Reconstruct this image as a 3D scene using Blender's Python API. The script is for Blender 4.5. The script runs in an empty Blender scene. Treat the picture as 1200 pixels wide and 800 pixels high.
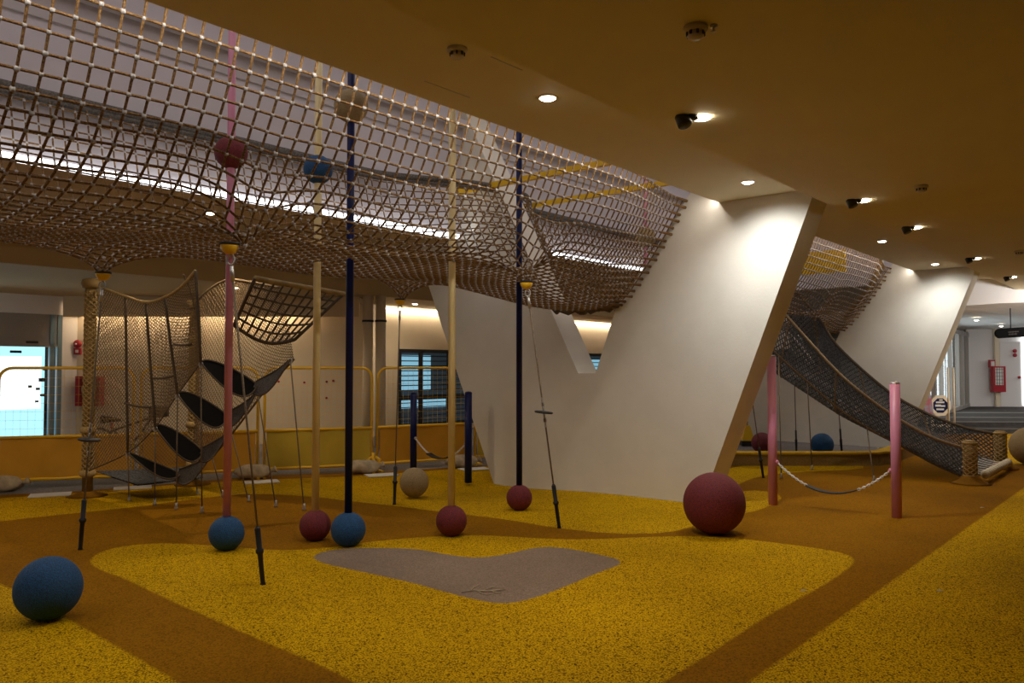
import bpy, math, random
import numpy as np
from mathutils import Vector, Matrix

random.seed(4); rng = np.random.default_rng(4)
sc = bpy.context.scene
COL = sc.collection

# ------------------------------------------------------------------ camera model and hall axes, estimated from image coordinates
EYE, FPX, HORIZON = 1.6, 933.0, 431.0          # camera height, focal length in px of a 1200 px wide frame
AX = Vector((0.648, 0.7615, 0))                # long axis of the hall
RX = Vector((0.7615, -0.648, 0))               # across the hall, to the right
def W(l, lat, z=0.0):                          # hall coordinates -> world
    return Vector((0.648*l + 0.7615*lat, 0.7615*l - 0.648*lat, z))
def G(px, py, z=0.0):                          # image pixel projected back onto the level plane at height z
    Y = (EYE - z)*FPX/(py - HORIZON)
    return Vector(((px-600)/FPX*Y, Y, z))
def D(px, py, Y):                              # image pixel projected back to an estimated depth
    return Vector(((px-600)/FPX*Y, Y, EYE + (HORIZON-py)/FPX*Y))

# ------------------------------------------------------------------ mesh building
class MB:
    def __init__(s): s.v = []; s.f = []; s.n = 0; s.smooth = []
    def add(s, verts, faces, smooth=True):
        verts = [tuple(p) for p in verts]
        b = s.n
        s.v += verts; s.n += len(verts)
        s.f += [tuple(i+b for i in f) for f in faces]
        s.smooth += [smooth]*len(faces)
        return s
    def tube(s, pts, r, n=8, closed=False, caps=True):
        P = np.array([tuple(p) for p in pts], float); m = len(P)
        if m < 2: return s
        R = np.full(m, r) if np.isscalar(r) else np.array(r, float)
        if closed: T = np.roll(P, -1, 0) - np.roll(P, 1, 0)
        else: T = np.gradient(P, axis=0)
        T /= np.linalg.norm(T, axis=1)[:, None] + 1e-12
        ref = np.array([0, 0, 1.]) if abs(T[:, 2]).mean() < .8 else np.array([1., 0, 0])
        A = np.empty_like(P); a = ref
        for i in range(m):
            a = a - T[i]*np.dot(a, T[i]); ln = np.linalg.norm(a)
            if ln < 1e-6:
                a = np.cross(T[i], [0.3, .5, .8]); ln = np.linalg.norm(a)
            a = a/ln; A[i] = a
        B = np.cross(T, A)
        th = np.arange(n)*2*math.pi/n
        ring = (A[:, None, :]*np.cos(th)[None, :, None] + B[:, None, :]*np.sin(th)[None, :, None])*R[:, None, None] + P[:, None, :]
        V = ring.reshape(-1, 3); F = []
        for i in range(m if closed else m-1):
            j = (i+1) % m
            for k in range(n):
                k2 = (k+1) % n
                F.append((i*n+k, i*n+k2, j*n+k2, j*n+k))
        if caps and not closed:
            F.append(tuple(range(n-1, -1, -1))); F.append(tuple((m-1)*n+k for k in range(n)))
        return s.add(V, F, n > 4)
    def cyl(s, a, b, r, n=16, r2=None):
        return s.tube([a, b], [r, r if r2 is None else r2], n)
    def box(s, c, size, ax=(1, 0, 0), ay=None, bevel=0.0):
        c = Vector(c); ax = Vector(ax).normalized(); az = Vector((0, 0, 1))
        ay = Vector(ay).normalized() if ay else az.cross(ax)
        az = ax.cross(ay)
        h = [x/2 for x in size]
        V = [c + ax*(h[0]*i) + ay*(h[1]*j) + az*(h[2]*k) for k in (-1, 1) for j in (-1, 1) for i in (-1, 1)]
        F = [(0, 2, 3, 1), (4, 5, 7, 6), (0, 1, 5, 4), (2, 6, 7, 3), (0, 4, 6, 2), (1, 3, 7, 5)]
        return s.add(V, F, False)
    def prism(s, pts, off, smooth=False):
        n = len(pts); off = Vector(off)
        V = [Vector(p) for p in pts] + [Vector(p)+off for p in pts]
        F = [tuple(range(n)), tuple(range(2*n-1, n-1, -1))]
        for i in range(n):
            j = (i+1) % n; F.append((i, n+i, n+j, j))
        return s.add(V, F, smooth)
    def quad(s, *p): return s.add(p, [tuple(range(len(p)))], False)
    def lathe(s, c, prof, n=32, axis=(0, 0, 1)):
        c = Vector(c); q = Vector((0, 0, 1)).rotation_difference(Vector(axis).normalized())
        V = []; F = []
        for (r, z) in prof:
            for k in range(n):
                t = 2*math.pi*k/n
                V.append(c + q @ Vector((r*math.cos(t), r*math.sin(t), z)))
        for i in range(len(prof)-1):
            for k in range(n):
                k2 = (k+1) % n
                F.append((i*n+k, i*n+k2, (i+1)*n+k2, (i+1)*n+k))
        if prof[0][0] > 1e-5: F.append(tuple(range(n-1, -1, -1)))
        if prof[-1][0] > 1e-5: F.append(tuple((len(prof)-1)*n+k for k in range(n)))
        return s.add(V, F)
    def sphere(s, c, r, nu=48, nv=32, flat=-1.0, hole=0.0):
        prof = []
        for i in range(nv+1):
            t = math.pi*i/nv
            prof.append((max(r*math.sin(t), hole), max(-r*math.cos(t), flat*r)))
        prof[0] = (max(hole, 0.0), prof[0][1]); prof[-1] = (max(hole, 0.0), prof[-1][1])
        return s.lathe(c, prof, nu)
    def grid(s, P):
        a, b = P.shape[:2]
        F = [(i*b+j, (i+1)*b+j, (i+1)*b+j+1, i*b+j+1) for i in range(a-1) for j in range(b-1)]
        return s.add(P.reshape(-1, 3), F)
    def build(s, name, mat, parent=None, loc=None):
        me = bpy.data.meshes.new(name)
        if parent is not None:
            base = parent; o0 = Vector((0, 0, 0))
            while base is not None: o0 = o0 + base.location; base = base.parent
        else:
            o0 = Vector(loc) if loc is not None else Vector((0, 0, 0))
        if o0.length > 0:
            vv = (np.array(s.v) - np.array(o0)).tolist()
        else: vv = s.v
        me.from_pydata(vv, [], s.f)
        me.polygons.foreach_set('use_smooth', s.smooth)
        me.materials.append(mat); me.update()
        o = bpy.data.objects.new(name, me); COL.objects.link(o)
        if parent is not None: o.parent = parent
        else: o.location = o0
        return o

def tag(o, label=None, cat=None, group=None, kind=None):
    if label: o['label'] = label
    if cat: o['category'] = cat
    if group: o['group'] = group
    if kind: o['kind'] = kind
    return o
def thing(name, loc, label, cat, group=None):
    o = bpy.data.objects.new(name, None); o.empty_display_size = .1; COL.objects.link(o)
    o.location = loc
    return tag(o, label, cat, group)
def struct(name, mb, mat, label=None, cat=None):
    o = mb.build(name, mat); return tag(o, label, cat, None, 'structure')

ICO_V = []
_p = (1+5**.5)/2
for a, b in ((1, _p), (-1, _p), (1, -_p), (-1, -_p)):
    ICO_V += [(0, a, b), (a, b, 0), (b, 0, a)]
ICO_V = np.array(ICO_V); ICO_V /= np.linalg.norm(ICO_V[0])
def _icof():
    F = []
    n = 12
    d = np.linalg.norm(ICO_V[:, None]-ICO_V[None], axis=2)
    e = d[d > 1e-6].min()+1e-3
    for i in range(n):
        for j in range(i+1, n):
            for k in range(j+1, n):
                if d[i, j] < e and d[j, k] < e and d[i, k] < e:
                    nn = np.cross(ICO_V[j]-ICO_V[i], ICO_V[k]-ICO_V[i])
                    F.append((i, j, k) if np.dot(nn, ICO_V[i]) > 0 else (i, k, j))
    return F
ICO_F = _icof()
def knots(mb, P, r):
    for p in P.reshape(-1, 3):
        mb.add(ICO_V*r*rng.uniform(.85, 1.15) + p, ICO_F)
def catmull(C, n):
    C = np.array(C, float)
    C = np.vstack([2*C[0]-C[1], C, 2*C[-1]-C[-2]])
    out = []
    for i in range(1, len(C)-2):
        t = np.linspace(0, 1, n, endpoint=False)[:, None]
        a, b, c, d = C[i-1], C[i], C[i+1], C[i+2]
        out.append(.5*((2*b)+(c-a)*t+(2*a-5*b+4*c-d)*t**2+(-a+3*b-3*c+d)*t**3))
    return np.vstack(out+[C[-2][None]])
def resample(C, n):
    C = np.asarray(C); s = np.r_[0, np.cumsum(np.linalg.norm(np.diff(C, axis=0), axis=1))]
    t = np.linspace(0, s[-1], n)
    return np.stack([np.interp(t, s, C[:, k]) for k in range(C.shape[1])], 1)
def V3(p): return Vector((float(p[0]), float(p[1]), float(p[2])))
def catenary(a, b, sag, n=14):
    a, b = Vector(a), Vector(b)
    return [a.lerp(b, t/n) - Vector((0, 0, sag*4*(t/n)*(1-t/n))) for t in range(n+1)]
def diag_net(mb, P, r, n=4):
    a, b = P.shape[:2]
    for c in range(-(b-1), a):
        i0, i1 = max(0, c), min(a-1, c+b-1)
        if i1 > i0: mb.tube([P[i, i-c] for i in range(i0, i1+1)], r, n, caps=False)
    for c in range(0, a+b-1):
        i0, i1 = max(0, c-b+1), min(a-1, c)
        if i1 > i0: mb.tube([P[i, c-i] for i in range(i0, i1+1)], r, n, caps=False)
def square_net(mb, P, r, n=5):
    for i in range(P.shape[0]): mb.tube(P[i], r, n, caps=False)
    for j in range(P.shape[1]): mb.tube(P[:, j], r, n, caps=False)

# ------------------------------------------------------------------ materials
def srgb(r, g, b):
    f = lambda c: (c/255/12.92) if c/255 <= .04045 else ((c/255+.055)/1.055)**2.4
    return (f(r), f(g), f(b), 1)
def mat(name, color, rough=.6, metal=0.0, noise=0.0, nscale=20, bump=0.0, bscale=60, color2=None, spec=.5, emit=None, estr=0, coat=0):
    m = bpy.data.materials.new(name); m.use_nodes = True
    nt = m.node_tree; b = nt.nodes['Principled BSDF']
    b.inputs['Base Color'].default_value = color
    b.inputs['Roughness'].default_value = rough
    b.inputs['Metallic'].default_value = metal
    b.inputs['Specular IOR Level'].default_value = spec
    if coat: b.inputs['Coat Weight'].default_value = coat
    if emit:
        b.inputs['Emission Color'].default_value = emit; b.inputs['Emission Strength'].default_value = estr
    tc = nt.nodes.new('ShaderNodeTexCoord')
    if noise or color2:
        n = nt.nodes.new('ShaderNodeTexNoise'); n.inputs['Scale'].default_value = nscale; n.inputs['Detail'].default_value = 4
        nt.links.new(tc.outputs['Object'], n.inputs['Vector'])
        r = nt.nodes.new('ShaderNodeValToRGB')
        c2 = color2 or tuple(list(x*(1-noise) for x in color[:3])+[1])
        r.color_ramp.elements[0].position = .38; r.color_ramp.elements[1].position = .62
        r.color_ramp.elements[0].color = c2; r.color_ramp.elements[1].color = color
        nt.links.new(n.outputs['Fac'], r.inputs['Fac']); nt.links.new(r.outputs['Color'], b.inputs['Base Color'])
    if bump:
        n = nt.nodes.new('ShaderNodeTexNoise'); n.inputs['Scale'].default_value = bscale; n.inputs['Detail'].default_value = 3
        nt.links.new(tc.outputs['Object'], n.inputs['Vector'])
        bp = nt.nodes.new('ShaderNodeBump'); bp.inputs['Strength'].default_value = bump; bp.inputs['Distance'].default_value = .01
        nt.links.new(n.outputs['Fac'], bp.inputs['Height']); nt.links.new(bp.outputs['Normal'], b.inputs['Normal'])
    return m
def emis(name, color, s):
    m = bpy.data.materials.new(name); m.use_nodes = True; nt = m.node_tree
    nt.nodes.clear(); e = nt.nodes.new('ShaderNodeEmission'); o = nt.nodes.new('ShaderNodeOutputMaterial')
    e.inputs['Color'].default_value = color; e.inputs['Strength'].default_value = s
    nt.links.new(e.outputs[0], o.inputs[0]); return m

def floor_material():
    m = bpy.data.materials.new('rubber_granule_floor'); m.use_nodes = True; nt = m.node_tree
    L = nt.links.new; N = nt.nodes.new; b = nt.nodes['Principled BSDF']
    b.inputs['Roughness'].default_value = .9; b.inputs['Specular IOR Level'].default_value = .07
    tc = N('ShaderNodeTexCoord')
    def noise(scale, detail=2):
        n = N('ShaderNodeTexNoise'); n.inputs['Scale'].default_value = scale; n.inputs['Detail'].default_value = detail
        L(tc.outputs['Object'], n.inputs['Vector']); return n.outputs['Fac']
    def ramp(fac, p0, c0, p1, c1):
        r = N('ShaderNodeValToRGB'); e = r.color_ramp.elements
        e[0].position = p0; e[0].color = c0; e[1].position = p1; e[1].color = c1; L(fac, r.inputs['Fac']); return r.outputs['Color']
    def mix(f, a, c, mode='MIX'):
        x = N('ShaderNodeMix'); x.data_type = 'RGBA'; x.blend_type = mode
        if isinstance(f, float): x.inputs[0].default_value = f
        else: L(f, x.inputs[0])
        for i, s in ((6, a), (7, c)):
            if isinstance(s, tuple): x.inputs[i].default_value = s
            else: L(s, x.inputs[i])
        return x.outputs[2]
    def region(attr):
        a = N('ShaderNodeAttribute'); a.attribute_name = attr
        n = noise(45, 2)
        ma = N('ShaderNodeMath'); ma.operation = 'MULTIPLY_ADD'; L(n, ma.inputs[0]); ma.inputs[1].default_value = .03; ma.inputs[2].default_value = -.015
        ad = N('ShaderNodeMath'); ad.operation = 'ADD'; L(a.outputs['Fac'], ad.inputs[0]); L(ma.outputs[0], ad.inputs[1])
        mr = N('ShaderNodeMapRange'); L(ad.outputs[0], mr.inputs[0]); mr.inputs[1].default_value = -.012; mr.inputs[2].default_value = .012
        return mr.outputs[0]
    vor = N('ShaderNodeTexVoronoi'); vor.inputs['Scale'].default_value = 112; L(tc.outputs['Object'], vor.inputs['Vector'])
    wear = noise(.55, 5)
    yel = ramp(vor.outputs['Color'], .08, (.022, .014, .002, 1), .32, (.78, .46, .001, 1))
    gap = ramp(vor.outputs['Distance'], .38, (1, 1, 1, 1), .75, (.35, .3, .2, 1))
    yel = mix(1.0, yel, gap, 'MULTIPLY')
    ora = ramp(vor.outputs['Color'], .05, (.15, .063, .001, 1), .6, (.315, .135, .001, 1))
    gry = ramp(vor.outputs['Color'], .1, (.19, .135, .095, 1), .8, (.30, .22, .16, 1))
    sto = ramp(noise(30, 4), .35, (.17, .15, .14, 1), .7, (.28, .25, .24, 1))
    c = mix(region('yellow'), ora, yel); c = mix(region('mauve'), c, gry); c = mix(region('stone'), c, sto)
    c = mix(1.0, c, ramp(wear, .3, (.72, .70, .68, 1), .6, (1, 1, 1, 1)), 'MULTIPLY')
    L(c, b.inputs['Base Color'])
    bp = N('ShaderNodeBump'); bp.inputs['Strength'].default_value = .35; bp.inputs['Distance'].default_value = .006
    L(vor.outputs['Distance'], bp.inputs['Height']); L(bp.outputs['Normal'], b.inputs['Normal'])
    return m

M = {}
M['floor'] = floor_material()
M['plaster'] = mat('white_plaster', (.75, .70, .595, 1), .75, noise=.05, nscale=3, bump=.12, bscale=40)
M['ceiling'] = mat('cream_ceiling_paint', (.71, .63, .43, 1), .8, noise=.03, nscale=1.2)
M['far_ceiling'] = mat('bounce_tinted_ceiling', (.56, .42, .22, 1), .8, noise=.03, nscale=1.2)  # yellow bounce light from the floor is mixed into this colour
M['ceiling_cool'] = mat('pale_ceiling_paint', (.78, .75, .74, 1), .8)
M['void_wall'] = mat('lilac_white_wall', (.60, .56, .58, 1), .8, noise=.04, nscale=1)
M['void_band'] = mat('grey_band_paint', (.50, .46, .46, 1), .8)
M['back_wall'] = mat('cream_wall', (.80, .68, .51, 1), .8, noise=.05, nscale=2)
M['tan_wall'] = mat('tan_bulkhead_paint', (.72, .58, .38, 1), .8)
M['white_wall'] = mat('white_wall', (.80, .77, .76, 1), .75)
M['rope'] = mat('tan_rope', (.30, .175, .07, 1), .9, nscale=90, color2=(.13, .07, .027, 1), spec=.15, bump=.6, bscale=250)
M['knot'] = mat('grey_net_coupling', (.46, .44, .42, 1), .6, noise=.2, spec=.2, nscale=60)
M['dark_rope'] = mat('dark_brown_rope', (.13, .09, .055, 1), .9, nscale=80, color2=(.07, .05, .03, 1))
M['climb_rope'] = mat('brown_climbing_rope', (.26, .175, .09, 1), .9, nscale=60, color2=(.16, .105, .055, 1))
M['grey_rope'] = mat('charcoal_net_rope', (.125, .125, .13, 1), .7, nscale=40, color2=(.04, .04, .042, 1))
M['rim'] = mat('grey_bundled_rope', (.16, .14, .12, 1), .9, noise=.5, nscale=50)
M['post_wrap'] = mat('ochre_wrapped_rope', (.56, .40, .16, 1), .9, nscale=70, color2=(.38, .26, .10, 1), bump=.5, bscale=120)
M['wood'] = mat('ochre_post_timber', (.36, .24, .08, 1), .7, noise=.35, nscale=8)
M['black_fabric'] = mat('black_sling_fabric', (.008, .0075, .007, 1), .95, bump=.3, bscale=150, spec=.05)
M['steel'] = mat('galvanised_steel', (.55, .54, .52, 1), .4, metal=.9)
M['cable'] = mat('tan_steel_core_cable', (.22, .16, .10, 1), .8, noise=.4, nscale=120)
M['black'] = mat('black_rubber', (.012, .012, .013, 1), .55)
M['pink'] = mat('pink_painted_steel', (.66, .25, .37, 1), .38, noise=.1, nscale=4)
M['navy'] = mat('navy_painted_steel', (.004, .009, .075, 1), .4, spec=.25)
M['yellowpole'] = mat('pale_yellow_painted_steel', (.92, .76, .38, 1), .4, noise=.1, nscale=3)
M['yellow'] = mat('bright_yellow_paint', (.82, .50, .01, 1), .5)
M['fence_yellow'] = mat('yellow_barrier_paint', (.88, .54, .02, 1), .45)
M['ban_orange'] = mat('orange_banner_vinyl', (.70, .35, .02, 1), .55, noise=.12, nscale=2.5, bump=.4, bscale=3)
M['ban_olive'] = mat('olive_yellow_banner_vinyl', (.58, .42, .04, 1), .55, noise=.12, nscale=2.5, bump=.4, bscale=3)
def ball_mat(name, c, c2): return mat(name, c, .75, nscale=130, color2=c2, bump=.6, bscale=160)
M['red_ball'] = ball_mat('red_rubber_granules', (.22, .020, .026, 1), (.09, .008, .011, 1))
M['blue_ball'] = ball_mat('blue_rubber_granules', (.012, .095, .25, 1), (.005, .04, .11, 1))
M['tan_ball'] = ball_mat('tan_rubber_granules', (.42, .31, .15, 1), (.24, .17, .08, 1))
M['sand'] = mat('tan_sandbag_cloth', (.52, .42, .28, 1), .95, noise=.3, nscale=10, bump=.6, bscale=12)
M['paper'] = mat('white_card', (.75, .72, .68, 1), .8)
M['redbox'] = mat('red_enamel', (.42, .018, .03, 1), .4)
M['shutter'] = mat('grey_roller_shutter', (.30, .27, .25, 1), .5)
M['frame_dark'] = mat('dark_window_frame', (.02, .02, .022, 1), .5)
M['frame_blue'] = mat('blue_grey_aluminium', (.16, .24, .30, 1), .4)
M['pipe'] = mat('cream_pipe_paint', (.80, .68, .50, 1), .5)
M['sign'] = mat('black_sign_panel', (.003, .003, .003, 1), .8, spec=.05)
M['signtext'] = mat('grey_sign_print', (.06, .05, .045, 1), .8, spec=.1)
M['housing'] = mat('black_lamp_housing', (.01, .01, .01, 1), .4)
M['trim_ring'] = mat('white_lamp_ring', (.8, .78, .74, 1), .5)
M['detector'] = mat('ivory_plastic', (.55, .48, .38, 1), .5)
M['kerb'] = mat('brown_kerb_face', (.30, .19, .05, 1), .85, noise=.2, nscale=40)
M['kerbtop'] = mat('yellow_kerb_top', (.80, .48, .005, 1), .85, noise=.3, nscale=90)
M['mound'] = mat('orange_mound_rubber', (.26, .115, .002, 1), .9, noise=.4, nscale=120, spec=.2)
M['bead'] = mat('pale_bead_rope', (.74, .66, .52, 1), .8, noise=.3, nscale=60)
M['step'] = mat('grey_stone_step', (.075, .068, .065, 1), .9, noise=.3, nscale=6, spec=.08)
M['lamp_cool'] = emis('cool_lamp_glow', (1, .96, .9, 1), 30)
M['lamp_warm'] = emis('warm_lamp_glow', (1, .88, .66, 1), 30)
M['led'] = emis('led_strip_glow', (.95, .97, 1, 1), 4)
M['cove'] = emis('warm_cove_glow', (1, .83, .6, 1), 14)
M['daylight'] = emis('blue_daylight', (.46, .86, 1, 1), 1.1)
M['daydim'] = emis('dim_blue_daylight', (.42, .80, 1, 1), .5)
M['daywhite'] = emis('white_daylight', (.95, 1, 1, 1), 1.5)
def glass():
    m = bpy.data.materials.new('clear_glass'); m.use_nodes = True; nt = m.node_tree; b = nt.nodes['Principled BSDF']
    nt.nodes.remove(b)
    t = nt.nodes.new('ShaderNodeBsdfTransparent'); g = nt.nodes.new('ShaderNodeBsdfGlossy'); g.inputs['Roughness'].default_value = .05
    t.inputs['Color'].default_value = (.85, .93, .95, 1)
    fr = nt.nodes.new('ShaderNodeFresnel'); fr.inputs['IOR'].default_value = 1.45
    mx = nt.nodes.new('ShaderNodeMixShader')
    nt.links.new(fr.outputs[0], mx.inputs[0]); nt.links.new(t.outputs[0], mx.inputs[1]); nt.links.new(g.outputs[0], mx.inputs[2])
    nt.links.new(mx.outputs[0], nt.nodes['Material Output'].inputs[0]); return m
M['glass'] = glass()

# ------------------------------------------------------------------ floor
def chaikin(p, k=2):
    p = np.array(p, float)
    for _ in range(k):
        q = np.roll(p, -1, 0)
        p = np.stack([.75*p+.25*q, .25*p+.75*q], 1).reshape(-1, 2)
    return p
def sdf(poly, X, Y):
    d = np.full(X.shape, 1e9); ins = np.zeros(X.shape, bool)
    n = len(poly)
    for i in range(n):
        x1, y1 = poly[i]; x2, y2 = poly[(i+1) % n]
        dx, dy = x2-x1, y2-y1
        t = np.clip(((X-x1)*dx+(Y-y1)*dy)/(dx*dx+dy*dy+1e-12), 0, 1)
        d = np.minimum(d, np.hypot(X-x1-t*dx, Y-y1-t*dy))
        c = ((y1 > Y) != (y2 > Y))
        with np.errstate(divide='ignore', invalid='ignore'):
            c &= X < dx*(Y-y1)/(dy if dy != 0 else 1e-12)+x1
        ins ^= c
    return np.where(ins, d, -d)
def gp(pts, k=2): return chaikin([G(*p)[:2] for p in pts], k)
YEL = [
 gp([(107,655),(122,644),(150,637),(200,634),(250,637),(300,641),(340,643),(385,640),(440,632),(500,627),(560,625),(600,627),(650,630),(700,630),(760,627),(830,626),(900,633),(960,641),(990,647),(1000,655),(985,668),(950,690),(900,715),(850,748),(790,785),(765,800),(690,860),(640,920),(560,900),(500,840),(430,800),(380,775),(300,742),(200,699),(150,675),(118,664)]),
 gp([(-60,655),(0,678),(40,697),(82,720),(150,757),(225,800),(300,850),(-400,850),(-500,655)], 1),
 gp([(780,860),(865,800),(1200,568),(1290,506),(1700,506),(1700,860)], 0),
 gp([(1172,508),(1290,500),(1290,543),(1172,543)], 0),
 gp([(-120,620),(0,610),(50,604),(100,599),(160,593),(210,586),(260,580),(300,577),(362,580),(412,586),(462,591),(500,596),(560,603),(600,608),(650,617),(720,624),(780,623),(815,614),(845,598),(860,570),(830,552),(600,540),(570,546),(470,553),(420,557),(310,561),(200,567),(100,576),(0,583),(-120,590)], 1),
 gp([(850,544),(940,544),(1010,544),(1010,549),(935,552),(900,555),(875,561),(862,568),(850,566)], 1),
 gp([(862,575),(890,573),(917,580),(905,590),(875,600),(858,600)], 1),
]
MAU = [gp([(366,651),(380,644),(410,640),(450,640),(490,641),(530,649),(565,652),(600,646),(628,639),(655,639),(695,646),(735,656),(700,668),(660,685),(625,698),(592,705),(560,700),(520,690),(490,681),(430,668),(385,659)], 2)]
KERB = [(1.8, 13.1), (5.5, 13.1), (6.15, 13.22), (6.55, 13.62), (7.5, 14.8), (8.1, 15.6)]
STO = [gp([(-400,600),(-120,588),(0,579),(100,574),(200,566),(310,556),(440,552),(560,545),(640,540),(640,462),(-300,462),(-800,500)], 0),
       np.array([(1.8, 13.1), (5.5, 13.1), (6.15, 13.22), (6.55, 13.62), (7.5, 14.8), (8.1, 15.6), (7.5, 17), (3, 20), (-1, 17)]),
       gp([(1080,509),(1300,506),(1500,500),(1300,452),(1060,458)], 0)]
xs = np.unique(np.r_[np.linspace(-26, -9, 24), np.arange(-9, 12, .07), np.linspace(12, 32, 40)])
ys = np.unique(np.r_[np.linspace(-5, 2.9, 12), np.arange(2.9, 19, .07), np.linspace(19, 36, 40)])
XX, YY = np.meshgrid(xs, ys, indexing='ij')
ZZ = -.085*np.exp(-(((XX+.3)/1.1)**2+((YY-11.0)/1.0)**2))
ZZ += .012*np.sin(XX*1.3+.4)*np.sin(YY*1.1)*(np.abs(XX) < 8)*(YY < 12)*0
mb = MB(); mb.grid(np.stack([XX, YY, ZZ], 2))
fl = struct('floor', mb, M['floor'])
for nm, polys in (('yellow', YEL), ('mauve', MAU), ('stone', STO)):
    s = np.max([sdf(p, XX, YY) for p in polys], axis=0).reshape(-1)
    a = fl.data.attributes.new(nm, 'FLOAT', 'POINT'); a.data.foreach_set('value', np.clip(s, -1, 1).astype(np.float32))

# ------------------------------------------------------------------ ceilings and the light well
H1, H2, HF, HV = 3.53, 3.30, 3.08, 6.2
LN, LF = -4.145, -8.33                     # near and far edge of the light well
L0, L1_ = -5.0, 19.6
def slab(l0, l1, a0, a1, z0, z1):
    m = MB(); m.prism([W(l0, a0, z0), W(l1, a0, z0), W(l1, a1, z0), W(l0, a1, z0)], (0, 0, z1-z0)); return m
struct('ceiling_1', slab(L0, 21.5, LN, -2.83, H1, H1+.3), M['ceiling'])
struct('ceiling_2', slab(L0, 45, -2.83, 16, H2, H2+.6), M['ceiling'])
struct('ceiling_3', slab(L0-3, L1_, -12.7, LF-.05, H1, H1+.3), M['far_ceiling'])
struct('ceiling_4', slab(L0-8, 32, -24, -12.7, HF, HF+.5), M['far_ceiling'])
struct('ceiling_5', slab(L0, L1_, LF-.05, LN, HV, HV+.1), M['ceiling_cool'])
m = MB(); m.prism([W(L0, LN, H1+.25), W(L1_, LN, H1+.25), W(L1_, LN, HV), W(L0, LN, HV)], RX*.2); struct('wall_well_near', m, M['void_wall'])
m = MB(); m.prism([W(L0, LF, H1), W(L1_, LF, H1), W(L1_, LF, HV), W(L0, LF, HV)], RX*-.05); struct('wall_well_far', m, M['void_wall'])
m = MB(); m.prism([W(L1_, LF, H1), W(L1_, LN, H1), W(L1_, LN, HV), W(L1_, LF, HV)], AX*.1); struct('wall_well_end', m, M['void_wall'])
m = MB(); m.prism([W(L0, LF, 2.4), W(L0, LN, 2.4), W(L0, LN, HV), W(L0, LF, HV)], AX*-.1); struct('wall_well_start', m, M['void_wall'])
m = MB(); m.prism([W(L0, LF, 4.95), W(L1_, LF, 4.95), W(L1_, LF, 5.22), W(L0, LF, 5.22)], RX*.03); struct('trim_1', m, M['void_band'])
m = MB(); m.prism([W(L0, LF, 5.22), W(L1_, LF, 5.22), W(L1_, LF, 5.30), W(L0, LF, 5.30)], RX*.16); struct('trim_2', m, M['void_wall'])
# joints in the ceiling boards
for k, (a, b) in enumerate((((496, 91), (550, 111)), ((575, 62), (612, 78)))):
    f = lambda p: Vector(((p[0]-600)/FPX*((H1-EYE)*FPX/(HORIZON-p[1])), (H1-EYE)*FPX/(HORIZON-p[1]), H1-.001))
    m = MB(); m.box((f(a)+f(b))/2, ((f(b)-f(a)).length, .008, .004), f(b)-f(a)); struct('trim_%d' % (3+k), m, M['void_band'])

# LED line along the far edge of the well
for (a_, b_, lb) in ((-4.7, 8.5, 'long white linear light along the far edge of the opening above the net'), (9.12, 17.05, 'white linear light along the opening edge seen through the column notch'), (17.7, 19.4, 'short white linear light beyond the far column')):
    c_ = (a_+b_)/2
    t = thing('light_strip', W(c_, LF+.02, H1), lb, 'light strip', 'linear lights along the opening')
    m = MB(); m.box(W(c_, LF+.02, H1+.02), (b_-a_, .03, .06), AX); m.build('housing', M['trim_ring'], t)
    m = MB(); m.box(W(c_, LF+.055, H1+.02), (b_-a_, .04, .07), AX); m.build('diffuser', M['led'], t)

# ------------------------------------------------------------------ V-shaped columns
def column(l, idx):
    pts = [(-7.6, -.2), (-4.475, -.2), (-3.03, H1), (-3.0, H1+.2), (LN, H1+.2), (LN, 4.5), (-4.52, 3.69), (-5.41, 2.53), (-5.57, 2.37), (-5.89, 1.53),
           (-6.17, 1.53), (-6.63, 2.4), (-8.33, 5.62), (-8.33, H1+.2), (-9.35, H1+.2), (-9.33, H1)]
    m = MB(); m.prism([W(l, a, z) for a, z in pts], AX*.45)
    o = struct('column', m, M['plaster'])
    o['label'] = idx
    return o
column(8.6, 'near white V shaped concrete column with a wedge notch')
column(17.15, 'far white V shaped column behind the grey net slide')

# ------------------------------------------------------------------ back walls
C0 = Vector((-9.18, 16.8, 0))
m = MB(); m.prism([Vector((-9.18, 16.8, 0)), Vector((-3.1, 16.8, 0)), Vector((-3.1, 16.8, HF+.02)), Vector((-9.18, 16.8, HF+.02))], (0, .15, 0)); struct('wall_back', m, M['back_wall'])
m = MB(); m.prism([Vector((-3.1, 16.95, 0)), Vector((-3.25, 19.2, 0)), Vector((-3.25, 19.2, HF+.02)), Vector((-3.1, 16.95, HF+.02))], (-.15, 0, 0)); struct('wall_back_return', m, M['back_wall'])
# bulkhead with its hidden light above the back wall
m = MB(); m.box((-6.2, 16.42, 2.87), (6.1, .1, .42)); m.box((-6.2, 16.6, 3.0), (6.1, .3, .1)); struct('trim_5', m, M['tan_wall'])
t = thing('cove_light', Vector((-6.2, 16.55, 2.9)), 'warm hidden strip light washing the top of the cream back wall', 'light strip')
m = MB(); m.box((-6.75, 16.56, 2.9), (4.5, .06, .04)); m.build('tube', M['cove'], t)
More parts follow.
